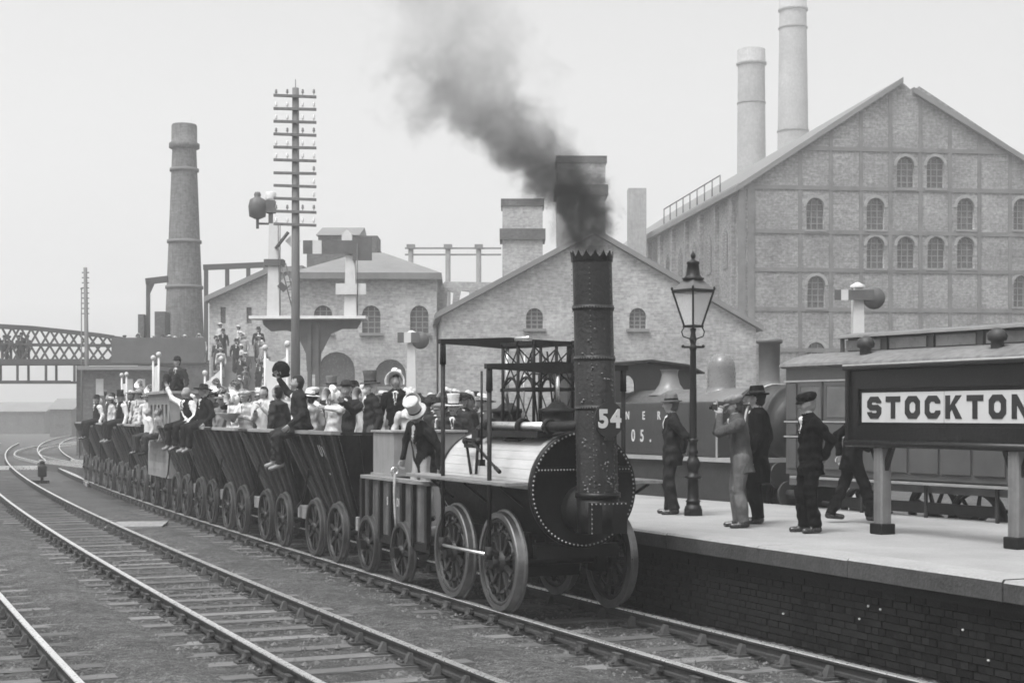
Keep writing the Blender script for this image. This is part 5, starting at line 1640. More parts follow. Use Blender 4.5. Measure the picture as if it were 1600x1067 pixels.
class Body:
    def __init__(s): s.p = []
    def add(s, a, b, r1, r2, lab, k=.02, sq=None, n=None, clip=None):
        if clip is not None: clip = (np.array(clip[0], float), np.array(clip[1], float) / np.linalg.norm(clip[1]))
        s.p.append((np.array(a, float), np.array(b, float), r1, r2, lab, k, sq, None if n is None else np.array(n, float) / np.linalg.norm(n), clip))
    def dist(s, P, q):
        a, b, r1, r2, lab, k, sq, n, clip = q
        P0_ = P
        if sq is not None:
            c = (P - a) @ n
            P = P + np.outer(c * (1 / sq - 1), n) if P.ndim == 2 else P + c[..., None] * n * (1 / sq - 1)
            bb = b + ((b - a) @ n) * n * (1 / sq - 1)
        else: bb = b
        ab = bb - a
        L = ab @ ab
        t = np.clip(((P - a) @ ab) / L, 0, 1) if L > 1e-12 else np.zeros(P.shape[:-1])
        d = np.linalg.norm(P - a - t[..., None] * ab, axis=-1) - (r1 + (r2 - r1) * t)
        d = d * (min(1, sq) if sq is not None else 1)
        if clip is not None: d = np.maximum(d, (P0_ - clip[0]) @ clip[1])
        return d
    def grow(s, h, fold=.004, seed=0):
        lo = np.min([np.minimum(q[0] - q[2], q[1] - q[3]) for q in s.p], 0) - .08
        hi = np.max([np.maximum(q[0] + q[2], q[1] + q[3]) for q in s.p], 0) + .08
        n = np.ceil((hi - lo) / h).astype(int) + 1
        D = np.full(tuple(n), .5)
        g = [lo[i] + h * np.arange(n[i]) for i in range(3)]
        for q in s.p:
            R = max(q[2], q[3]) + .07 + h
            a = np.minimum(q[0], q[1]) - R; b = np.maximum(q[0], q[1]) + R
            sl = tuple(slice(max(0, int((a[i] - lo[i]) / h)), min(n[i], int((b[i] - lo[i]) / h) + 2)) for i in range(3))
            P = np.stack(np.meshgrid(g[0][sl[0]], g[1][sl[1]], g[2][sl[2]], indexing='ij'), -1)
            d = s.dist(P, q)
            c = D[sl]; k = q[5]
            hh = np.clip(.5 + .5 * (c - d) / k, 0, 1)
            D[sl] = c + (d - c) * hh - k * hh * (1 - hh)
        V, Q = surface_net(D, lo, h)
        best = np.full(len(V), 9.0); lab = np.zeros(len(V), int)
        for q in s.p:
            d = s.dist(V, q)
            up = d < best
            best[up] = d[up]; lab[up] = q[4]
        if fold:
            r = np.random.default_rng(seed)
            f = np.zeros(len(V))
            for _ in range(5):
                w = r.normal(size=3) * np.array([16, 16, 26]); f += np.sin(V @ w + r.uniform(0, 6))
            clothm = lab >= 10
            cen = V.mean(0)
            nrm = V - cen; nrm[:, 2] = 0; nrm /= np.maximum(np.linalg.norm(nrm, axis=1), .05)[:, None]
            V = V + nrm * (fold * f * clothm)[:, None]
        return V, Q, lab[Q[:, 0]]

# labels: 0 skin, 1 hair, 2 eye, 3 lip, 4 shoe, 10 coat, 11 trousers/skirt, 12 shirt, 13 tie/dark trim, 14 second cloth
def hand_mesh(curl, h):
    B = Body()
    B.add((0, 0, -.02), (0, 0, .02), .026, .027, 0, .012)
    B.add((-.016, 0, .03), (-.022, 0, .085), .020, .017, 0, .012); B.add((.016, 0, .03), (.022, 0, .085), .020, .017, 0, .012)
    B.add((0, 0, .03), (0, 0, .085), .020, .017, 0, .012)
    for i, (x, L) in enumerate(((-.030, .068), (-.010, .078), (.011, .073), (.030, .056))):
        p = np.array((x, 0, .092)); a = curl * .5
        for k, f in enumerate((.45, .32, .23)):
            d = np.array((x * .8, math.sin(a), math.cos(a))); d /= np.linalg.norm(d)
            q = p + d * L * f
            B.add(p, q, .0088 - .001 * k, .0080 - .001 * k, 0, .004)
            p = q; a += curl * .6
    p = np.array((-.034, .006, .028))
    for d, L, r in (((-.75, .35, .6), .038, .0115), ((-.35, .45, .8), .03, .0098), ((-.1, .4 + curl * .3, .8), .025, .0085)):
        d = np.array(d); d /= np.linalg.norm(d); q = p + d * L
        B.add(p, q, r, r * .92, 0, .006); p = q
    V, Q, _ = B.grow(h, 0)
    return V, Q
HANDS = {}
def get_hand(curl, h):
    k = (curl, h)
    if k not in HANDS: HANDS[k] = hand_mesh(curl, h)
    return HANDS[k]

def ik(a, t, l1, l2, hint):
    a, t, hint = np.array(a, float), np.array(t, float), np.array(hint, float)
    d = t - a; L = np.linalg.norm(d)
    if L > (l1 + l2) * .995: d *= (l1 + l2) * .995 / L; L = (l1 + l2) * .995; t = a + d
    u = d / L
    x = (l1 * l1 - l2 * l2 + L * L) / (2 * L)
    y = math.sqrt(max(l1 * l1 - x * x, 0))
    hp = hint - u * (hint @ u); hp /= max(np.linalg.norm(hp), 1e-6)
    return a + u * x + hp * y, t

def rotm(pitch=0, roll=0, yaw=0):
    return np.array(Matrix.Rotation(yaw, 3, 'Z') @ Matrix.Rotation(roll, 3, 'Y') @ Matrix.Rotation(-pitch, 3, 'X'))

def make_hat(kind, v, parent, M, seed=0):
    m = MB(); m2 = None
    if kind == 'top':
        m.lathe([(.155, -.012), (.165, 0), (.16, .010), (.105, .006), (.098, .02), (.097, .10), (.104, .165), (.10, .172), (0, .174)], n=24)
    elif kind == 'tall':
        m.lathe([(.165, -.015), (.172, 0), (.165, .010), (.108, .006), (.100, .02), (.102, .11), (.118, .20), (.112, .208), (0, .21)], n=24)
    elif kind == 'trilby':
        m.lathe([(.155, -.018), (.162, -.004), (.158, .004), (.102, .004), (.100, .02), (.094, .085), (.082, .11), (.05, .105), (0, .095)], n=24)
    elif kind == 'bowler':
        m.lathe([(.14, .005), (.148, .012), (.142, .012), (.104, 0), (.102, .03), (.092, .08), (.06, .112), (0, .122)], n=24)
    elif kind == 'wide':
        m.lathe([(.215, -.02), (.225, -.006), (.215, .004), (.108, .004), (.102, .03), (.096, .09), (.06, .11), (0, .115)], n=24)
    elif kind == 'cap':
        m.lathe([(.100, -.028), (.108, -.015), (.128, .012), (.136, .036), (.126, .062), (.08, .084), (0, .090)], n=20)
        vs = []
        for k in range(9):
            a = PI * (.18 + .64 * k / 8)
            vs += [(.098 * math.cos(a), .098 * math.sin(a), .012), (.108 * math.cos(a), .098 * math.sin(a) + .062 * math.sin(a), -.026), (.108 * math.cos(a), .098 * math.sin(a) + .060 * math.sin(a), -.034), (.098 * math.cos(a), .098 * math.sin(a), -.004)]
        m.add(vs, [(i * 4 + q, i * 4 + (q + 1) % 4, i * 4 + 4 + (q + 1) % 4, i * 4 + 4 + q) for i in range(8) for q in range(4)], True)
    elif kind == 'bonnet':
        m.ball((0, -.035, .0), (.115, .12, .135), 16, 10)
        vs = []
        for k in range(17):
            a = -.35 + (PI + .7) * k / 16
            for rr, y in ((.105, .03), (.175, .17), (.168, .172), (.098, .03)):
                vs.append((rr * math.cos(a), y, rr * math.sin(a) * 1.05 - .01))
        m.add(vs, [(i * 4 + q, i * 4 + (q + 1) % 4, i * 4 + 4 + (q + 1) % 4, i * 4 + 4 + q) for i in range(16) for q in range(4)], True)
        m.ball((.02, .03, .16), (.07, .06, .07), 10, 6); m.ball((-.05, .02, .14), (.05, .05, .06), 10, 6)
    elif kind == 'straw':
        m.lathe([(.20, -.01), (.21, 0), (.20, .006), (.105, .006), (.10, .02), (.098, .085), (.09, .095), (0, .097)], n=24)
    vs = [M @ Vector(p) for p in m.v]; m.v = [tuple(p) for p in vs]
    o = m.build('hat', cloth(v), parent)
    if kind in ('top', 'tall', 'trilby', 'straw', 'bowler', 'wide'):
        m = MB(); m.lathe([(.099, .012), (.1045, .012), (.1035, .038), (.0985, .038)], n=24, closed=True)
        m.v = [tuple(M @ Vector(p)) for p in m.v]
        m.build('hat_band', cloth(.02 if v > .05 else .06), parent)
    return o

PEOPLE = []
def person(label, loc, face, H=1.74, vox=.018, lean=0, roll=0, twist=0, head=(0, 0, 0), armR=None, armL=None, elR=None, elL=None,
           legs='stand', ankR=None, ankL=None, coat=.03, trou=.03, shirt=.6, tie=True, hair=.03, beard=0, moust=0, hat=None, hatv=.03,
           sleeves=None, waist=False, dress=False, long=False, sash=False, curl=.7, kneeR=None, kneeL=None, hatM=None, build=1.0, group=None, shoev=None, seed=None, skirt=True, vest=None, tails=False):
    """facing local +y; arms: wrist offset from the shoulder (x outward, y forward, z up)"""
    seed = len(PEOPLE) if seed is None else seed
    root = thing('person', label, 'person', loc, math.radians(face), group)
    B = Body(); f = H / 1.74
    hip = np.array((0, 0, .93 if legs == 'stand' else .10))
    R = rotm(lean, roll, twist)
    def T(x, y, z): return hip + R @ np.array((x, y, z))
    fr = R @ np.array((0, 1, 0)); w = build * 1.06
    JK, TR = (10, 11)
    SLV = 14 if sleeves is not None else JK
    # torso
    B.add(T(0, 0, .02), T(0, .005, .22), .150 * w, .150 * w, JK, .04, .72, fr)
    B.add(T(0, .005, .22), T(0, .0, .42), .152 * w, .165 * w, JK, .04, .68, fr)
    B.add(T(-.10, -.01, .455), T(.10, -.01, .455), .078, .078, JK, .05)
    B.add(T(0, -.01, .48), T(0, .015, .60), .062, .056, 0, .02)
    if not dress:
        B.add(T(-.035, .035, .535), T(.035, .035, .535), .040, .040, 12, .01)
        B.add(T(0, .106 * w, .34), T(0, .086, .50), .016, .050, 12, .004)
        if tie: B.add(T(0, .118 * w, .36), T(0, .130, .505), .010, .015, 13, .003)
        if vest is not None: B.add(T(0, .055, .02), T(0, .062, .33), .088, .080, 14, .006)
        if waist: B.add(T(0, .02, .05), T(0, .03, .30), .145 * w, .148 * w, 13, .01, .70, fr)
        for sg in (-1, 1): B.add(T(sg * .075, .085 * w, .49), T(sg * .026, .118 * w, .29), .026, .016, JK, .004)
    # head
    HR = R @ rotm(*head)
    hc = T(0, .02, .70)
    def Hd(x, y, z): return hc + HR @ np.array((x, y, z))
    hx_ = HR @ np.array((1, 0, 0))
    B.add(Hd(0, -.012, .028), Hd(0, .02, .0), .096, .088, 0, .02, .86, hx_)
    B.add(Hd(0, .02, -.02), Hd(0, .038, -.078), .074, .045, 0, .03, .90, hx_)
    B.add(Hd(0, .098, .012), Hd(0, .118, -.024), .010, .015, 0, .012)
    B.add(Hd(-.03, .082, .03), Hd(.03, .082, .03), .014, .014, 0, .012)
    for sg in (-1, 1):
        B.add(Hd(sg * .029, .089, .010), Hd(sg * .037, .086, .009), .0105, .0095, 2, .003)
        B.add(Hd(sg * .018, .097, .032), Hd(sg * .048, .088, .034), .0065, .005, 1, .003)
        B.add(Hd(sg * .082, -.002, .018), Hd(sg * .084, -.006, -.022), .015, .011, 0, .006)
        B.add(Hd(sg * .045, .066, -.03), Hd(sg * .04, .06, -.05), .026, .02, 0, .02)
    B.add(Hd(-.018, .094, -.056), Hd(.018, .094, -.056), .0075, .0075, 3, .003)
    if hair is not None:
        B.add(Hd(0, -.030, .030), Hd(0, -.035, -.03), .095, .075, 1, .012, .93, hx_)
        B.add(Hd(0, .02, .075), Hd(0, -.03, .07), .060, .075, 1, .012)
    if beard:
        B.add(Hd(-.02, .07, -.075), Hd(.02, .07, -.075), .04 + .012 * beard, .04 + .012 * beard, 1, .012)
        B.add(Hd(0, .075, -.09), Hd(0, .07, -.10 - .06 * beard), .04, .025, 1, .02)
        for sg in (-1, 1): B.add(Hd(sg * .06, .035, -.02), Hd(sg * .045, .06, -.07), .022, .026, 1, .01)
    if moust: B.add(Hd(-.026, .098, -.046), Hd(.026, .098, -.046), .010, .010, 1, .004)
    # arms
    hands = []
    for sg, tgt, hint, nm in ((1, armR, elR, 'R'), (-1, armL, elL, 'L')):
        sh = T(sg * .185 * w, -.01, .455)
        tg = (.09, .04, -.52) if tgt is None else tgt
        el, wr = ik(sh, sh + R @ np.array((tg[0] * sg, tg[1], tg[2])), .295, .26, R @ np.array((sg * .5, -1, -.2) if hint is None else (hint[0] * sg, hint[1], hint[2])))
        B.add(sh, el, .074 * w, .060, SLV, .02); B.add(el, wr, .060, .048, SLV, .015)
        d = wr - el; d /= np.linalg.norm(d)
        B.add(wr - d * .01, wr + d * .012, .036, .034, 12 if not dress else SLV, .006)
        B.add(wr, wr + d * .03, .028, .026, 0, .01)
        hands.append((sg, wr + d * .02, d))
    # legs
    ank = {}
    for sg, ta, kh in ((1, ankR, kneeR), (-1, ankL, kneeL)):
        hp = hip + np.array((sg * .095, 0, 0))
        if legs == 'stand': a0 = np.array((sg * .125, .03 * sg, .085)) if ta is None else np.array(ta, float)
        else: a0 = np.array((sg * .11, .42, -.40)) if ta is None else np.array(ta, float)
        kn, an = ik(hp, a0, .435, .42, (sg * .12, 1, 0) if legs == 'stand' and kh is None else ((sg * .2, .6, 1) if kh is None else kh))
        if not (dress and legs == 'stand'):
            B.add(hp, kn, .100 * w, .080, TR, .02); B.add(kn, an + (an - kn) / .42 * .03, .080, .078, TR, .012, None, None, (an + (an - kn) / .42 * .005, an - kn))
        dn = np.array((0, 1, -.05)) if legs == 'stand' else np.array((0, 1, -.35))
        dn = dn / np.linalg.norm(dn)
        B.add(an + np.array((0, -.035, -.035)), an + dn * .16 + np.array((sg * .02, 0, -.045)), .042, .038, 4, .015)
        B.add(an + np.array((0, -.02, .0)), an + np.array((0, .03, -.02)), .042, .045, 4, .015)
        ank[sg] = an
    if dress and legs == 'stand':
        B.add(hip + np.array((0, 0, .08)), np.array((0, 0, .14)), .14, .25, TR, .03, None, None, ((0, 0, .04), (0, 0, -1)))
    elif skirt and not waist:
        z = -.20 if not long else -.40
        if legs == 'stand':
            B.add(T(0, 0, .24), T(0, -.005, z - .02), .150 * w, .178 * w, JK, .010, .80, fr, (T(0, 0, z), R @ np.array((0, 0, -1.0))))
        else:
            B.add(T(0, 0, .2), T(0, -.03, -.06), .152 * w, .175 * w, JK, .012, .85, fr, (T(0, 0, -.07), R @ np.array((0, 0, -1.0))))
    if tails:
        for sg in (-1, 1):
            B.add(T(sg * .11, -.05, .10), hip + np.array((sg * .15, -.06, -.36)), .085, .10, JK, .015, None, None, (hip + np.array((0, 0, -.40)), (0, 0, -1)))
    if sash: B.add(T(.15, .09, .46), T(-.12, .12, .08), .03, .03, 12, .005)
    if sleeves is not None and waist: pass
    V, Q, lab = B.grow(vox, .006 if vox < .03 else 0, seed)
    hv = max(.0058, vox * .45)
    hV, hQ = get_hand(curl, round(hv, 4))
    vs, qs, ls = [V], [Q], [lab]; off = len(V)
    for sg, wp, d in hands:
        z = d; y = np.array((-sg * 1.0, .25, 0)); y = y - z * (y @ z); y /= max(np.linalg.norm(y), 1e-6); x = np.cross(y, z)
        Mh = np.stack([x, y, z], 1)
        hh = hV.copy()
        if sg < 0: pass
        W = hh @ Mh.T + wp
        vs.append(W); qs.append(hQ + off); ls.append(np.zeros(len(hQ), int)); off += len(W)
    V = np.concatenate(vs) * f; Q = np.concatenate(qs); lab = np.concatenate(ls)
    me = bpy.data.meshes.new('body')
    me.vertices.add(len(V)); me.vertices.foreach_set('co', V.ravel())
    me.loops.add(Q.size); me.loops.foreach_set('vertex_index', Q.ravel().astype(np.int32))
    me.polygons.add(len(Q)); me.polygons.foreach_set('loop_start', np.arange(0, Q.size, 4))
    me.polygons.foreach_set('use_smooth', np.ones(len(Q), bool))
    slots = {0: SKIN, 1: cloth(hair if hair is not None else .03), 2: EYE, 3: LIP, 4: SHOE if shoev is None else cloth(shoev), 10: cloth(coat), 11: cloth(trou), 12: cloth(shirt), 13: cloth(.02), 14: cloth(vest if vest is not None else (sleeves if sleeves is not None else coat))}
    order = list(slots); mi = np.array([order.index(k) for k in range(15) if True for _ in [0] if k in slots] if False else [0])
    lut = np.zeros(16, int)
    for i, k in enumerate(order): lut[k] = i; me.materials.append(slots[k])
    me.polygons.foreach_set('material_index', lut[lab].astype(np.int32))
    me.update(); me.validate()
    link('body', me, root)
    if hat:
        Mm = Matrix(HR.tolist()).to_4x4()
        Mm.translation = Vector(tuple(Hd(0, -.004, .062)))
        if kind_tilt.get(hat): Mm = Mm @ Matrix.Rotation(kind_tilt[hat], 4, 'X')
        if hat == 'bonnet': Mm.translation = Vector(tuple(Hd(0, -.01, .02)))
        make_hat(hat, hatv, root, Matrix.Scale(f, 4) @ Mm)
    PEOPLE.append(root)
    return root
kind_tilt = {'cap': -.10, 'trilby': -.06, 'top': -.05, 'tall': -.05, 'wide': .1, 'straw': .12, 'bowler': -.04}

# ---- the men on the platform
NV = .0125
man1 = person('man in dark suit and grey trilby standing beside the lamp post, hands behind back', (2.42, 23.2, PLAT), 84, 1.76, NV, armR=(-.10, -.15, -.43), armL=(-.12, -.15, -.43), elR=(.8, -.9, 0), elL=(.8, -.9, 0), coat=.028, trou=.03, hat='trilby', hatv=.14, hair=.1, head=(-.02, 0, 0))
man2 = person('man in light tweed jacket and cap holding a camera to his eye', (3.05, 20.45, PLAT), 86, 1.73, NV, lean=.10, armR=(-.13, .22, .15), armL=(-.11, .24, .13), elR=(.6, .2, -1), elL=(.6, .2, -1), coat=.075, trou=.13, hat='cap', hatv=.2, long=False, hair=.07, head=(.05, 0, 0), curl=1.2, build=1.08)
man3 = person('man in black overcoat and black trilby standing close behind the photographing man', (3.40, 21.2, PLAT), 66, 1.84, NV, coat=.008, trou=.009, hat='trilby', hatv=.008, hair=.03, long=True)
man4 = person('man in black suit and flat cap standing left of the name board', (3.80, 19.57, PLAT), 100, 1.75, NV, lean=.03, armR=(-.10, -.15, -.43), armL=(-.12, -.15, -.43), elR=(.8, -.9, 0), elL=(.8, -.9, 0), coat=.007, trou=.007, hat='cap', hatv=.012, hair=.25, head=(.10, 0, 0), moust=1, build=1.02)
man5 = person('man in dark suit walking behind the name board, one arm bent', (4.72, 21.3, PLAT), -100, 1.74, NV, lean=.06, ankR=(.10, .26, .085), ankL=(-.08, -.30, .13), armR=(.02, .22, -.34), armL=(.10, -.16, -.44), elR=(.8, -1, 0), coat=.010, trou=.014, hat='cap', hatv=.02)
cam_box = thing('hand_camera', 'small dark hand camera held up by the man in tweed', 'camera', tuple(pt(0, 0)))
cam_box.location = (3.05 - .35, 20.45 + .02, PLAT + 1.60); cam_box.rotation_euler = (0, 0, math.radians(86))
m = MB(); m.box((0, 0, 0), (.10, .07, .085)); m.build('camera_body', BLACKP, cam_box, bevel=.005)
m = MB(); m.tube((0, .035, 0), (0, .075, 0), .03, .026, 14); m.build('lens', BLACKIRON, cam_box)
m = MB(); m.box((-.02, 0, .052), (.04, .03, .018)); m.build('viewfinder', BRIGHT, cam_box)

# ---- footplate men
def tpos(s, u, z): return pt(s, u, z)
driver = person('driver in white top hat and dark tailcoat leaning over the tender rail', tpos(3.62, -.42, .86), 132, 1.72, NV, lean=.34, roll=-.22, armR=(.10, .16, -.48), armL=(.16, .02, -.50), elR=(1, -.5, 0), elL=(1, -.6, 0), head=(.38, -.10, .1), coat=.03, trou=.34, shirt=.7, tie=False, hat='tall', hatv=.5, hair=.05, build=1.06, vest=.26, tails=True)
person('man in pale top hat, bow tie and dark coat standing beyond the boiler', tpos(8.1, 1.78, PLAT), 172, 1.72, .016, coat=.05, trou=.05, shirt=.7, hat='tall', hatv=.6, hair=.03, moust=1)

# ---- passengers (s along the train, u across it)
FL = 1.217
def pax(label, s, u, face, **k):
    z = k.pop('z', FL); k.setdefault('vox', .019)
    if k.get('legs') != 'sit':
        u = max(-.36, min(.42, u))
        if s > 25: z += .16
    return person(label, tpos(s, u, z), face, **k)
EDGE = 2.085
pax('figure in tall white plumed bonnet and black jacket at the front of the first wagon', 7.25, .45, 175, H=1.70, hat='bonnet', hatv=.7, coat=.02, trou=.3, shirt=.75, z=1.36)
pax('figure in white mob cap and pale dress beside the plumed bonnet', 6.60, .5, 205, H=1.48, hat='bonnet', hatv=.66, coat=.5, trou=.55, dress=True)
pax('white-bearded old man in grey tall hat and black coat with raised arm', 7.02, -.1, 112, H=1.76, hat='tall', hatv=.10, coat=.04, trou=.08, shirt=.55, hair=.6, beard=1, armR=(.0, .42, -.02), elR=(.6, 0, -1))
pax('white-haired man in low dark hat facing us in the first wagon', 9.05, .1, 168, H=1.74, hat='bowler', hatv=.06, coat=.04, shirt=.6, hair=.55, moust=1)
pax('woman in white bonnet and white dress with one dark sleeve', 8.25, -.45, 130, H=1.58, hat='bonnet', hatv=.72, coat=.62, trou=.66, dress=True, armL=(.05, .35, .05), sleeves=None)
pax('pale-bonneted girl in light gown behind the old bearded man', 7.7, .35, 150, H=1.55, hat='straw', hatv=.6, coat=.55, trou=.6, dress=True)
pax('man in dark suit and pale sash seated on wagon edge waving a black fur hat', 8.20, -.98, 100, z=EDGE + .02, legs='sit', H=1.80, lean=.05, armR=(.14, .30, .34), elR=(.8, 0, -.6), armL=(.12, .18, -.42), coat=.035, trou=.04, shirt=.66, sash=True, hair=.04, head=(-.12, 0, 0), vox=.015, shoev=.25, build=1.1, ankR=(.10, .40, -.46), ankL=(-.10, .34, -.50))
fur = thing('fur_hat', 'round black fur hat held aloft by the man on the wagon edge', 'hat', tpos(8.72, -1.18, 3.09)); fur.scale = (.78, .78, .78)
m = MB(); m.ball((0, 0, .12), (.20, .20, .19), 20, 12)
rf = random.Random(2); m.v = [tuple(np.array(v) * (1 + rf.uniform(-.03, .03))) for v in m.v]
m.build('crown', cloth(.015), fur)
m = MB(); m.lathe([(.13, -.05), (.19, -.03), (.2, .02), (.15, .04)], n=20); m.build('brim', cloth(.02), fur)
pax('person in white smock and pale cap just behind the hat-waving man', 10.3, -.15, 120, H=1.66, hat='cap', hatv=.55, coat=.66, trou=.6, shirt=.7)
pax('white-dressed woman in straw hat leaning from the second wagon', 9.75, -.55, 60, H=1.58, hat='straw', hatv=.68, coat=.65, trou=.66, dress=True)
pax('bareheaded dark-haired man in long dark frock coat, back turned, in the second wagon', 12.1, -.55, 62, H=1.70, coat=.05, trou=.04, hair=.02, long=True)
pax('man in pale jacket below the big white banner', 13.3, .35, 140, H=1.66, coat=.35, trou=.3, hair=.2, shirt=.6)
pax('girl in patterned white dress between the frock coat and the banner', 11.3, -.1, 120, H=1.55, hat='bonnet', hatv=.6, coat=.5, trou=.6, dress=True)
pax('player in white with a shallow white basin in front of his chest', 14.9, -.35, 150, H=1.66, coat=.62, trou=.66, shirt=.7, hair=.05, armR=(.0, .3, -.2), armL=(.0, .3, -.2), hat='cap', hatv=.4)
pax('woman in white bonnet and white dress at the wagon side left of the players', 16.0, -.45, 130, H=1.60, hat='bonnet', hatv=.72, coat=.66, trou=.66, dress=True)
pax('bandsman holding up a brass horn, left of two horn players', 17.3, .1, 150, H=1.72, coat=.05, trou=.1, hat='cap', hatv=.1, armR=(-.05, .38, .05), armL=(-.05, .36, 0), shirt=.6)
pax('bandsman holding up a brass horn, right of two horn players', 15.6, .15, 165, H=1.70, coat=.07, trou=.1, hat='cap', hatv=.5, armR=(-.05, .38, .05), armL=(-.05, .36, 0), shirt=.6)
pax('man in wide black hat and black jacket seated on wagon edge with pale belt', 16.15, -.98, 128, z=EDGE + .02, legs='sit', H=1.74, coat=.02, trou=.025, hat='wide', hatv=.02, hair=.5, shirt=.65, armR=(.08, .22, -.44), armL=(.14, .16, -.44), shoev=.25)
pax('man in shirt sleeves and black waistcoat seated on wagon edge, arm raised in greeting', 18.2, -.98, 140, z=EDGE + .02, legs='sit', H=1.72, coat=.02, trou=.025, sleeves=.7, hair=.3, shirt=.7, armR=(.36, .12, .36), elR=(.3, 0, -1), armL=(.12, .2, -.42), sash=True, shoev=.25)
pax('man in floppy dark hat with pale band behind the waving shirt-sleeved man', 18.6, -.2, 150, H=1.70, hat='wide', hatv=.03, coat=.05, shirt=.5, roll=.15)
pax('woman in pale bonnet standing in the wagon ahead of the coach', 20.6, .1, 150, H=1.62, hat='bonnet', hatv=.64, coat=.45, trou=.5, dress=True)
pax('fair boy in light coat at the tail of the wagon ahead of the coach', 20.0, -.3, 120, H=1.52, coat=.3, trou=.2, hair=.4, shirt=.6)
pax('man in dark hat seated on the coach roof beside the small banner', 22.9, -.35, 160, z=3.03, legs='sit', H=1.6, hat='bowler', hatv=.03, coat=.06, shirt=.5, ankR=(.12, .5, .02), ankL=(-.12, .5, .02))
pax('boy in white shirt sitting on the coach side bench, left of two', 23.5, -1.0, 118, z=1.80, legs='sit', H=1.42, coat=.6, trou=.06, hair=.3, shirt=.7, tie=False)
pax('boy in grey shirt sitting on the coach side bench, right of two', 21.95, -1.0, 118, z=1.80, legs='sit', H=1.42, coat=.2, trou=.05, hair=.15, shirt=.5, shoev=.03)
pax('woman in broad white hat and white dress just behind the coach', 26.7, -.45, 140, H=1.62, hat='straw', hatv=.7, coat=.64, trou=.66, dress=True)
pax('woman in pale striped gown at the front corner of the wagon behind the coach', 25.7, -.2, 160, H=1.60, hat='bonnet', hatv=.66, coat=.5, trou=.5, dress=True)
pax('man in black top hat and white sleeves seated on wagon edge behind the coach', 28.9, -.98, 128, z=EDGE + .02, legs='sit', H=1.74, coat=.02, trou=.03, sleeves=.7, hat='top', hatv=.02, hair=.2, shirt=.6, shoev=.25)
pax('man in dark hat with white sleeves seated on wagon edge near the train tail', 34.9, -.98, 128, z=EDGE + .02, legs='sit', H=1.72, coat=.02, trou=.03, sleeves=.68, hat='bowler', hatv=.02, hair=.1, shirt=.6)
pax('woman in white bonnet and dark shawl in the last wagon', 40.3, -.5, 110, H=1.6, hat='bonnet', hatv=.64, coat=.08, trou=.3, dress=True)
pax('light-coated man standing near the tail between two seated men', 33.0, -.3, 150, H=1.7, coat=.45, trou=.3, hair=.3, shirt=.6)
pax('bandsman with raised horn above the wagons at the tail, left of two', 31.2, .3, 140, H=1.74, coat=.4, trou=.3, hat='cap', hatv=.4, armR=(0, .4, .1), armL=(0, .38, .05))
pax('bandsman with raised horn above the wagons at the tail, right of two', 29.4, .35, 150, H=1.72, coat=.06, trou=.1, hat='cap', hatv=.2, armR=(0, .4, .1), armL=(0, .38, .05))
pax('dark-suited man at the tail beside the bonneted woman', 38.2, -.1, 130, H=1.74, coat=.04, hat='bowler', hatv=.03, shirt=.6)
pax('pale-gowned woman in the last wagon but one', 36.4, -.35, 120, H=1.6, coat=.5, trou=.5, hat='straw', hatv=.6, dress=True)


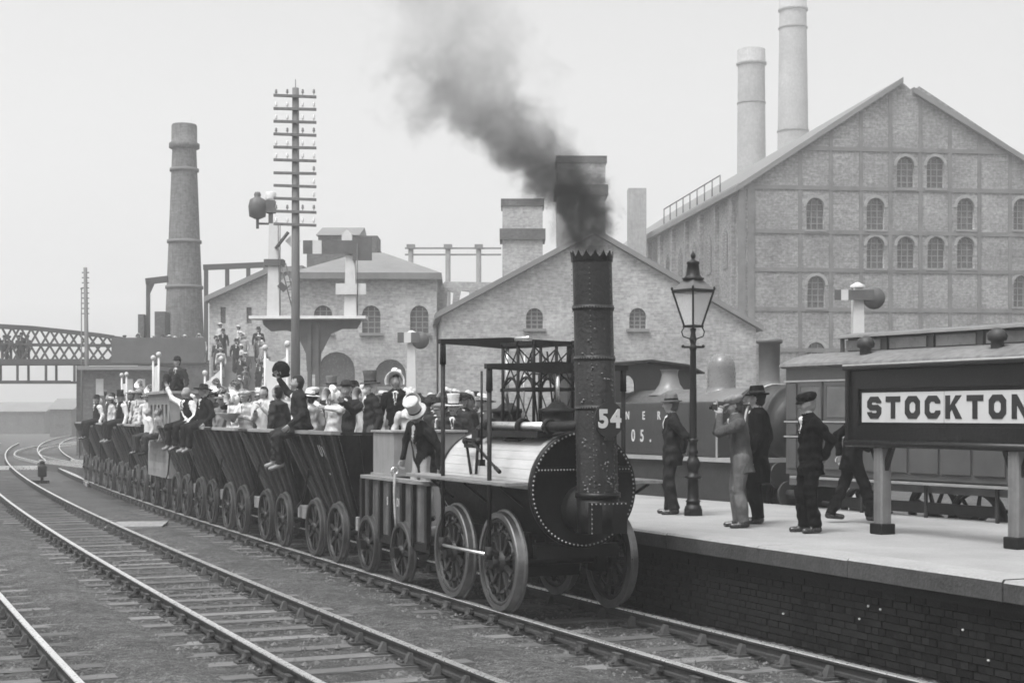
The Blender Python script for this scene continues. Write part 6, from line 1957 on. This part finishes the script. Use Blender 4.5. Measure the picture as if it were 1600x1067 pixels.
more = [(8.6, .30, 'woman in pale shawl looking over the low-hatted man', dict(coat=.4, trou=.4, dress=True, hat='bonnet', hatv=.5, H=1.6)),
        (9.5, .38, 'bowler-hatted man just left of the plumed company in the second wagon', dict(coat=.04, hat='bowler', hatv=.02, moust=1)),
        (10.9, .38, 'tall man in grey top hat in the middle of the second wagon', dict(coat=.06, hat='top', hatv=.15, hair=.3, H=1.8)),
        (11.8, .2, 'girl in white cap beside the bareheaded frock-coated man', dict(coat=.5, trou=.5, dress=True, hat='bonnet', hatv=.62, H=1.5)),
        (12.9, -.2, 'boy in dark cap between the second and third wagons', dict(coat=.05, hat='cap', hatv=.03, H=1.45)),
        (13.7, -.25, 'fiddler-like player in white jacket and dark breeches', dict(coat=.6, trou=.03, hair=.04, armR=(-.1, .25, -.15), armL=(-.1, .3, -.05))),
        (14.4, .3, 'white-turbaned player behind the basin', dict(coat=.55, hat='bonnet', hatv=.68)),
        (16.6, .35, 'man in straw boater among the horn players', dict(coat=.08, hat='straw', hatv=.55, moust=1)),
        (17.7, -.25, 'woman in grey gown behind the seated men', dict(coat=.2, trou=.2, dress=True, hat='straw', hatv=.6, H=1.6)),
        (19.3, .1, 'man in grey bowler at the tilted banner', dict(coat=.07, hat='bowler', hatv=.1, beard=1, hair=.3)),
        (21.0, -.3, 'woman in white shawl next to the fair boy', dict(coat=.55, trou=.5, dress=True, hat='bonnet', hatv=.55, H=1.58)),
        (27.4, .2, 'man in black top hat behind the broad-hatted woman', dict(coat=.03, hat='top', hatv=.02, hair=.1)),
        (28.2, -.3, 'woman in white between the broad hat and the seated man', dict(coat=.6, trou=.6, dress=True, hat='straw', hatv=.66, H=1.6)),
        (30.4, -.25, 'man in light smock at the middle of the tail wagons', dict(coat=.5, trou=.4, hat='wide', hatv=.3)),
        (32.2, .1, 'boy in pale shirt among the tail wagons', dict(coat=.5, trou=.1, hair=.2, H=1.45)),
        (33.9, .3, 'man in grey top hat near the tail banner', dict(coat=.05, hat='top', hatv=.2)),
        (35.9, .2, 'dark-shawled woman behind the tail edge sitter', dict(coat=.05, trou=.1, dress=True, hat='bonnet', hatv=.1, H=1.6)),
        (37.4, -.3, 'man with raised arm cheering near the tail', dict(coat=.06, hair=.1, armR=(.2, .1, .42), elR=(1, 0, 0))),
        (31.6, -.3, 'man in boater leaning over the tail wagon side', dict(coat=.03, hat='straw', hatv=.5)),
        (35.4, -.1, 'grey-suited man in flat cap in the tail wagons', dict(coat=.1, hat='cap', hatv=.1)),
        (15.1, .38, 'girl in white frock and boater behind the basin', dict(coat=.55, trou=.5, dress=True, hat='straw', hatv=.6, H=1.5)),
        (39.6, .2, 'white-capped woman at the very back of the train', dict(coat=.45, trou=.5, dress=True, hat='bonnet', hatv=.66, H=1.6))]
for s_, u_, lab_, kw_ in more:
    pax(lab_, s_, u_, random.uniform(110, 175), **kw_)

# horns, basin, banners
def horn(label, p, yaw, pitch):
    o = thing('brass_horn', label, 'horn', p); o.rotation_euler = (pitch, 0, yaw)
    m = MB(); m.lathe([(.012, -.55), (.014, -.25), (.03, -.12), (.07, -.03), (.15, .03), (.165, .035), (.15, .03), (.065, -.035), (.02, -.13)], n=24, axis='y'); m.build('bell', BRASS, o)
    m = MB(); m.path([(0, -.5, 0), (0, -.45, -.15), (0, -.25, -.2), (0, -.12, -.15), (0, -.18, 0)], .018, 8); m.build('tubing', BRASS, o)
    m = MB(); m.tube((0, -.055, 0), (0, -.05, 0), .085, n=18); m.build('bell_shade', BLACKP, o)  # black disc painting the shade inside the open bell
horn('brass horn with dark open bell held up, left of the two mid-train horns', tpos(16.6, -.62, 3.05), math.radians(140), .2)
horn('brass horn with dark open bell held up, right of the two mid-train horns', tpos(14.6, -.62, 2.98), math.radians(160), .15)
horn('brass horn raised high near the train tail, the upper of two', tpos(31.0, -.15, 3.35), math.radians(145), .5)
horn('brass horn raised near the train tail, the lower of two', tpos(29.2, -.1, 3.15), math.radians(150), .4)
bs = thing('white_basin', 'shallow white basin on a stem held by a white-clad player', 'basin', tpos(14.75, -.75, 2.18))
m = MB(); m.lathe([(.05, 0), (.04, .1), (.12, .16), (.26, .24), (.28, .26), (.25, .245), (.1, .18), (0, .17)], n=28); m.build('bowl', WHITE, bs)
m = MB(); m.tube((0, 0, .17), (0, 0, .42), .03, .02, 10); m.build('spout', WHITE, bs)
def banner(label, s0, s1, u, z0, z1, sag, tilt=0):
    a, b = tpos(s0, u, z0), tpos(s1, u, z0)
    L = (b - a).length
    o = thing('banner', label, 'banner', a, math.atan2(b.y - a.y, b.x - a.x))
    for x, dz in ((0, 0), (L, tilt)):
        m = MB(); m.tube((x, 0, -1.0), (x, 0, z1 - z0 + .18 + dz), .028, n=10); m.build('pole', WHITE, o)
        m = MB(); m.ball((x, 0, z1 - z0 + .25 + dz), (.07, .07, .075), 12, 8); m.build('finial', LETTER, o)
    m = MB(); n = 14; vs = []
    for i in range(n + 1):
        t = i / n
        top = z1 - z0 + tilt * t - sag * math.sin(PI * t)
        for j in range(7):
            q = j / 6
            vs.append((L * t, .04 * math.sin(t * 7 + q * 3) * (q + .2), top * (1 - q) + (-.3) * q))
    fs = [(i * 7 + j, i * 7 + j + 1, i * 7 + 8 + j, i * 7 + 7 + j) for i in range(n) for j in range(6)]
    m.add(vs, fs, True)
    m.build('cloth', CLOTHB, o)
banner('large white banner between two poles with ball finials above the wagons', 16.7, 14.7, .5, 2.6, 3.66, .10)
banner('tilted white banner above the wagons left of the horn players', 23.1, 21.0, .4, 2.7, 3.25, .03, .30)
banner('narrow white banner beside the coach roof', 24.5, 23.6, -.72, 3.02, 3.68, .02, .06)
banner('small white banner at the train tail behind a raised horn', 34.0, 32.8, -.3, 2.8, 3.45, .05)

# ---- onlookers: a few low-detail figures, copied
proto = []
zero = (0, 0, 0)
specs = [dict(coat=.03, hat='cap', hatv=.05), dict(coat=.05, hat='bowler', hatv=.03), dict(coat=.10, hat='straw', hatv=.55), dict(coat=.5, trou=.5, dress=True, hat='straw', hatv=.6), dict(coat=.3, trou=.25, dress=True, hat='bonnet', hatv=.5), dict(coat=.07, hat='cap', hatv=.2, H=1.6), dict(coat=.6, trou=.6, dress=True, hat='straw', hatv=.3, H=1.6), dict(coat=.025, hat='trilby', hatv=.04, H=1.8)]
def onlooker(k, label, group, loc, face, scale=1.0):
    while len(proto) <= k: proto.append(None)
    if proto[k] is None:
        o = person(label, loc, face, vox=.032, group=group, **specs[k]); proto[k] = o
    else:
        o = copy_tree(proto[k]); o.location = loc; o.rotation_euler = (0, 0, math.radians(face))
    o.scale = (scale,) * 3
    tag(o, label, 'person', group)
    return o
r = random.Random(31)
n = 0
for i in range(38):           # platform crowd behind the locomotive
    y_ = 29.2 + 4.6 * r.random(); x_ = y_ * (-.068 + .052 * ((i * .618) % 1))
    p = Vector((x_, y_, PLAT))
    onlooker(r.randrange(8), 'onlooker in the hazy crowd on the platform beyond the locomotive', 'onlookers on the platform beyond the locomotive', p, r.uniform(100, 200), r.uniform(1.0, 1.1))
sa = math.radians(12); sb = ((355 - 800) * 80 / 2400, 84)
for k in range(16):           # steps crowd
    for j in range(3):
        lx0, ly0 = -1.2 + j * 1.15 + r.uniform(-.25, .25), -.35 * k - .18
        onlooker(r.randrange(8), 'onlooker packed on the flight of steps by the footbridge', 'onlookers on the footbridge steps', (sb[0] + lx0 * math.cos(sa) - ly0 * math.sin(sa), sb[1] + lx0 * math.sin(sa) + ly0 * math.cos(sa), 5.6 - .31 * k), r.uniform(110, 200), r.uniform(.9, 1.03))
fbx = (185 - 800) / PF
for px in (-8, 6, 12, 33, 38, 47, 196, 214, 243, 252, 262, 271, 283, 290, 301, 309, 318):
    onlooker(r.randrange(8) if px > 60 else r.choice([0, 1, 7]), 'onlooker standing on the footbridge deck', 'onlookers on the footbridge', (fbx + fx(px), YF + r.uniform(-.6, .5), fz(567)), r.uniform(150, 210), r.uniform(.95, 1.05))
# ------------------------------------------------------------------ smoke and haze
def smoke():
    m = MB(); m.b2((-3.4, 16.3, 4.24), (2.0, 20.0, 9.6))
    o = m.build('chimney_smoke', BLACKP)
    me = o.data; me.materials.clear()
    tag(o, 'dark smoke plume drifting up left from the locomotive chimney', 'smoke', kind='stuff')
    mt = bpy.data.materials.new('coal_smoke'); mt.use_nodes = True
    nt = mt.node_tree; N, L = nt.nodes, nt.links
    N.clear()
    out = N.new('ShaderNodeOutputMaterial'); pv = N.new('ShaderNodeVolumePrincipled')
    pv.inputs['Color'].default_value = (.10, .10, .10, 1)
    pv.inputs['Anisotropy'].default_value = .2
    L.new(pv.outputs[0], out.inputs['Volume'])
    geo = N.new('ShaderNodeNewGeometry')
    def M(op, a, b=None, c=None, clamp=False):
        q = N.new('ShaderNodeMath'); q.operation = op; q.use_clamp = clamp
        for i, z in enumerate((a, b, c)):
            if z is None: continue
            if isinstance(z, (int, float)): q.inputs[i].default_value = z
            else: L.new(z, q.inputs[i])
        return q.outputs[0]
    # billow the lookup position
    ns = N.new('ShaderNodeTexNoise'); ns.inputs['Scale'].default_value = 1.5; ns.inputs['Detail'].default_value = 3
    L.new(geo.outputs['Position'], ns.inputs['Vector'])
    sub = N.new('ShaderNodeVectorMath'); sub.operation = 'SUBTRACT'; sub.inputs[1].default_value = (.5, .5, .5); L.new(ns.outputs['Color'], sub.inputs[0])
    sx0 = N.new('ShaderNodeSeparateXYZ'); L.new(geo.outputs['Position'], sx0.inputs[0])
    grow = M('MULTIPLY', M('SUBTRACT', sx0.outputs[2], 4.25), .55, clamp=False)
    grow = M('MINIMUM', M('ADD', grow, .12), 1.5)
    sc = N.new('ShaderNodeVectorMath'); sc.operation = 'SCALE'; L.new(sub.outputs[0], sc.inputs[0]); L.new(grow, sc.inputs['Scale'])
    ad = N.new('ShaderNodeVectorMath'); ad.operation = 'ADD'; L.new(geo.outputs['Position'], ad.inputs[0]); L.new(sc.outputs[0], ad.inputs[1])
    sx = N.new('ShaderNodeSeparateXYZ'); L.new(ad.outputs[0], sx.inputs[0])
    zn = M('DIVIDE', M('SUBTRACT', sx.outputs[2], 4.2), 5.4, clamp=True)
    def curve(pts):
        fc = N.new('ShaderNodeFloatCurve'); L.new(zn, fc.inputs['Value'])
        cv = fc.mapping.curves[0]
        while len(cv.points) < len(pts): cv.points.new(.5, .5)
        for p, (a, b) in zip(cv.points, pts): p.location = (a, b)
        fc.mapping.update()
        return fc.outputs[0]
    Z = lambda py: (2.4 + (648 - py) / 132.6 - 4.2) / 5.4
    path = [(392, .945), (345, .85), (295, .66), (250, .36), (215, -.05), (172, -.42), (130, -.62), (60, -.70), (-60, -.8), (-160, -.9)]
    cx = M('SUBTRACT', M('MULTIPLY', curve([(max(0, Z(a)), (b + 2) / 4) for a, b in path]), 4.0), 2.0)
    rad = [(395, .26), (345, .42), (295, .58), (250, .72), (215, .86), (172, .98), (130, 1.0), (60, .95), (-60, 1.0), (-160, 1.0)]
    rr = curve([(max(0, Z(a)), b) for a, b in rad])
    den = [(395, 1.0), (345, .80), (295, .46), (250, .25), (215, .12), (172, .085), (130, .062), (60, .03), (-60, .02), (-160, .015)]
    dd = curve([(max(0, Z(a)), b) for a, b in den])
    dx = M('SUBTRACT', sx.outputs[0], cx); dy = M('SUBTRACT', sx.outputs[1], 18.10)
    dist = M('SQRT', M('ADD', M('MULTIPLY', dx, dx), M('MULTIPLY', dy, dy)))
    edge = M('SUBTRACT', 1.0, M('DIVIDE', dist, rr))
    n2 = N.new('ShaderNodeTexNoise'); n2.inputs['Scale'].default_value = 3.0; n2.inputs['Detail'].default_value = 6; n2.inputs['Roughness'].default_value = .62
    L.new(ad.outputs[0], n2.inputs['Vector'])
    nn = M('SUBTRACT', n2.outputs[0], .5)
    e2 = M('ADD', edge, M('MULTIPLY', nn, 2.6))
    sm = N.new('ShaderNodeMapRange'); sm.interpolation_type = 'SMOOTHSTEP'; sm.inputs['From Min'].default_value = 0.02; sm.inputs['From Max'].default_value = .6
    L.new(e2, sm.inputs[0])
    up = N.new('ShaderNodeMapRange'); up.inputs['From Min'].default_value = 4.24; up.inputs['From Max'].default_value = 4.34; L.new(sx0.outputs[2], up.inputs[0])
    up.clamp = True
    D = M('MULTIPLY', M('MULTIPLY', M('MULTIPLY', sm.outputs[0], dd), 10.0), up.outputs[0])
    L.new(D, pv.inputs['Density'])
    me.materials.append(mt)
smoke()

def haze():
    m = MB(); m.b2((-640, -60, -2.2), (640, 960, 73))
    o = m.build('haze', BLACKP)
    o.data.materials.clear()
    mt = bpy.data.materials.new('haze_air'); mt.use_nodes = True
    nt = mt.node_tree; nt.nodes.clear()
    out = nt.nodes.new('ShaderNodeOutputMaterial'); pv = nt.nodes.new('ShaderNodeVolumePrincipled')
    pv.inputs['Color'].default_value = (.96, .96, .96, 1)
    pv.inputs['Density'].default_value = .0017
    pv.inputs['Anisotropy'].default_value = .3
    nt.links.new(pv.outputs[0], out.inputs['Volume'])
    o.data.materials.append(mt)
    tag(o, 'pale smoky haze filling the air over the station', 'haze', kind='stuff')
haze()
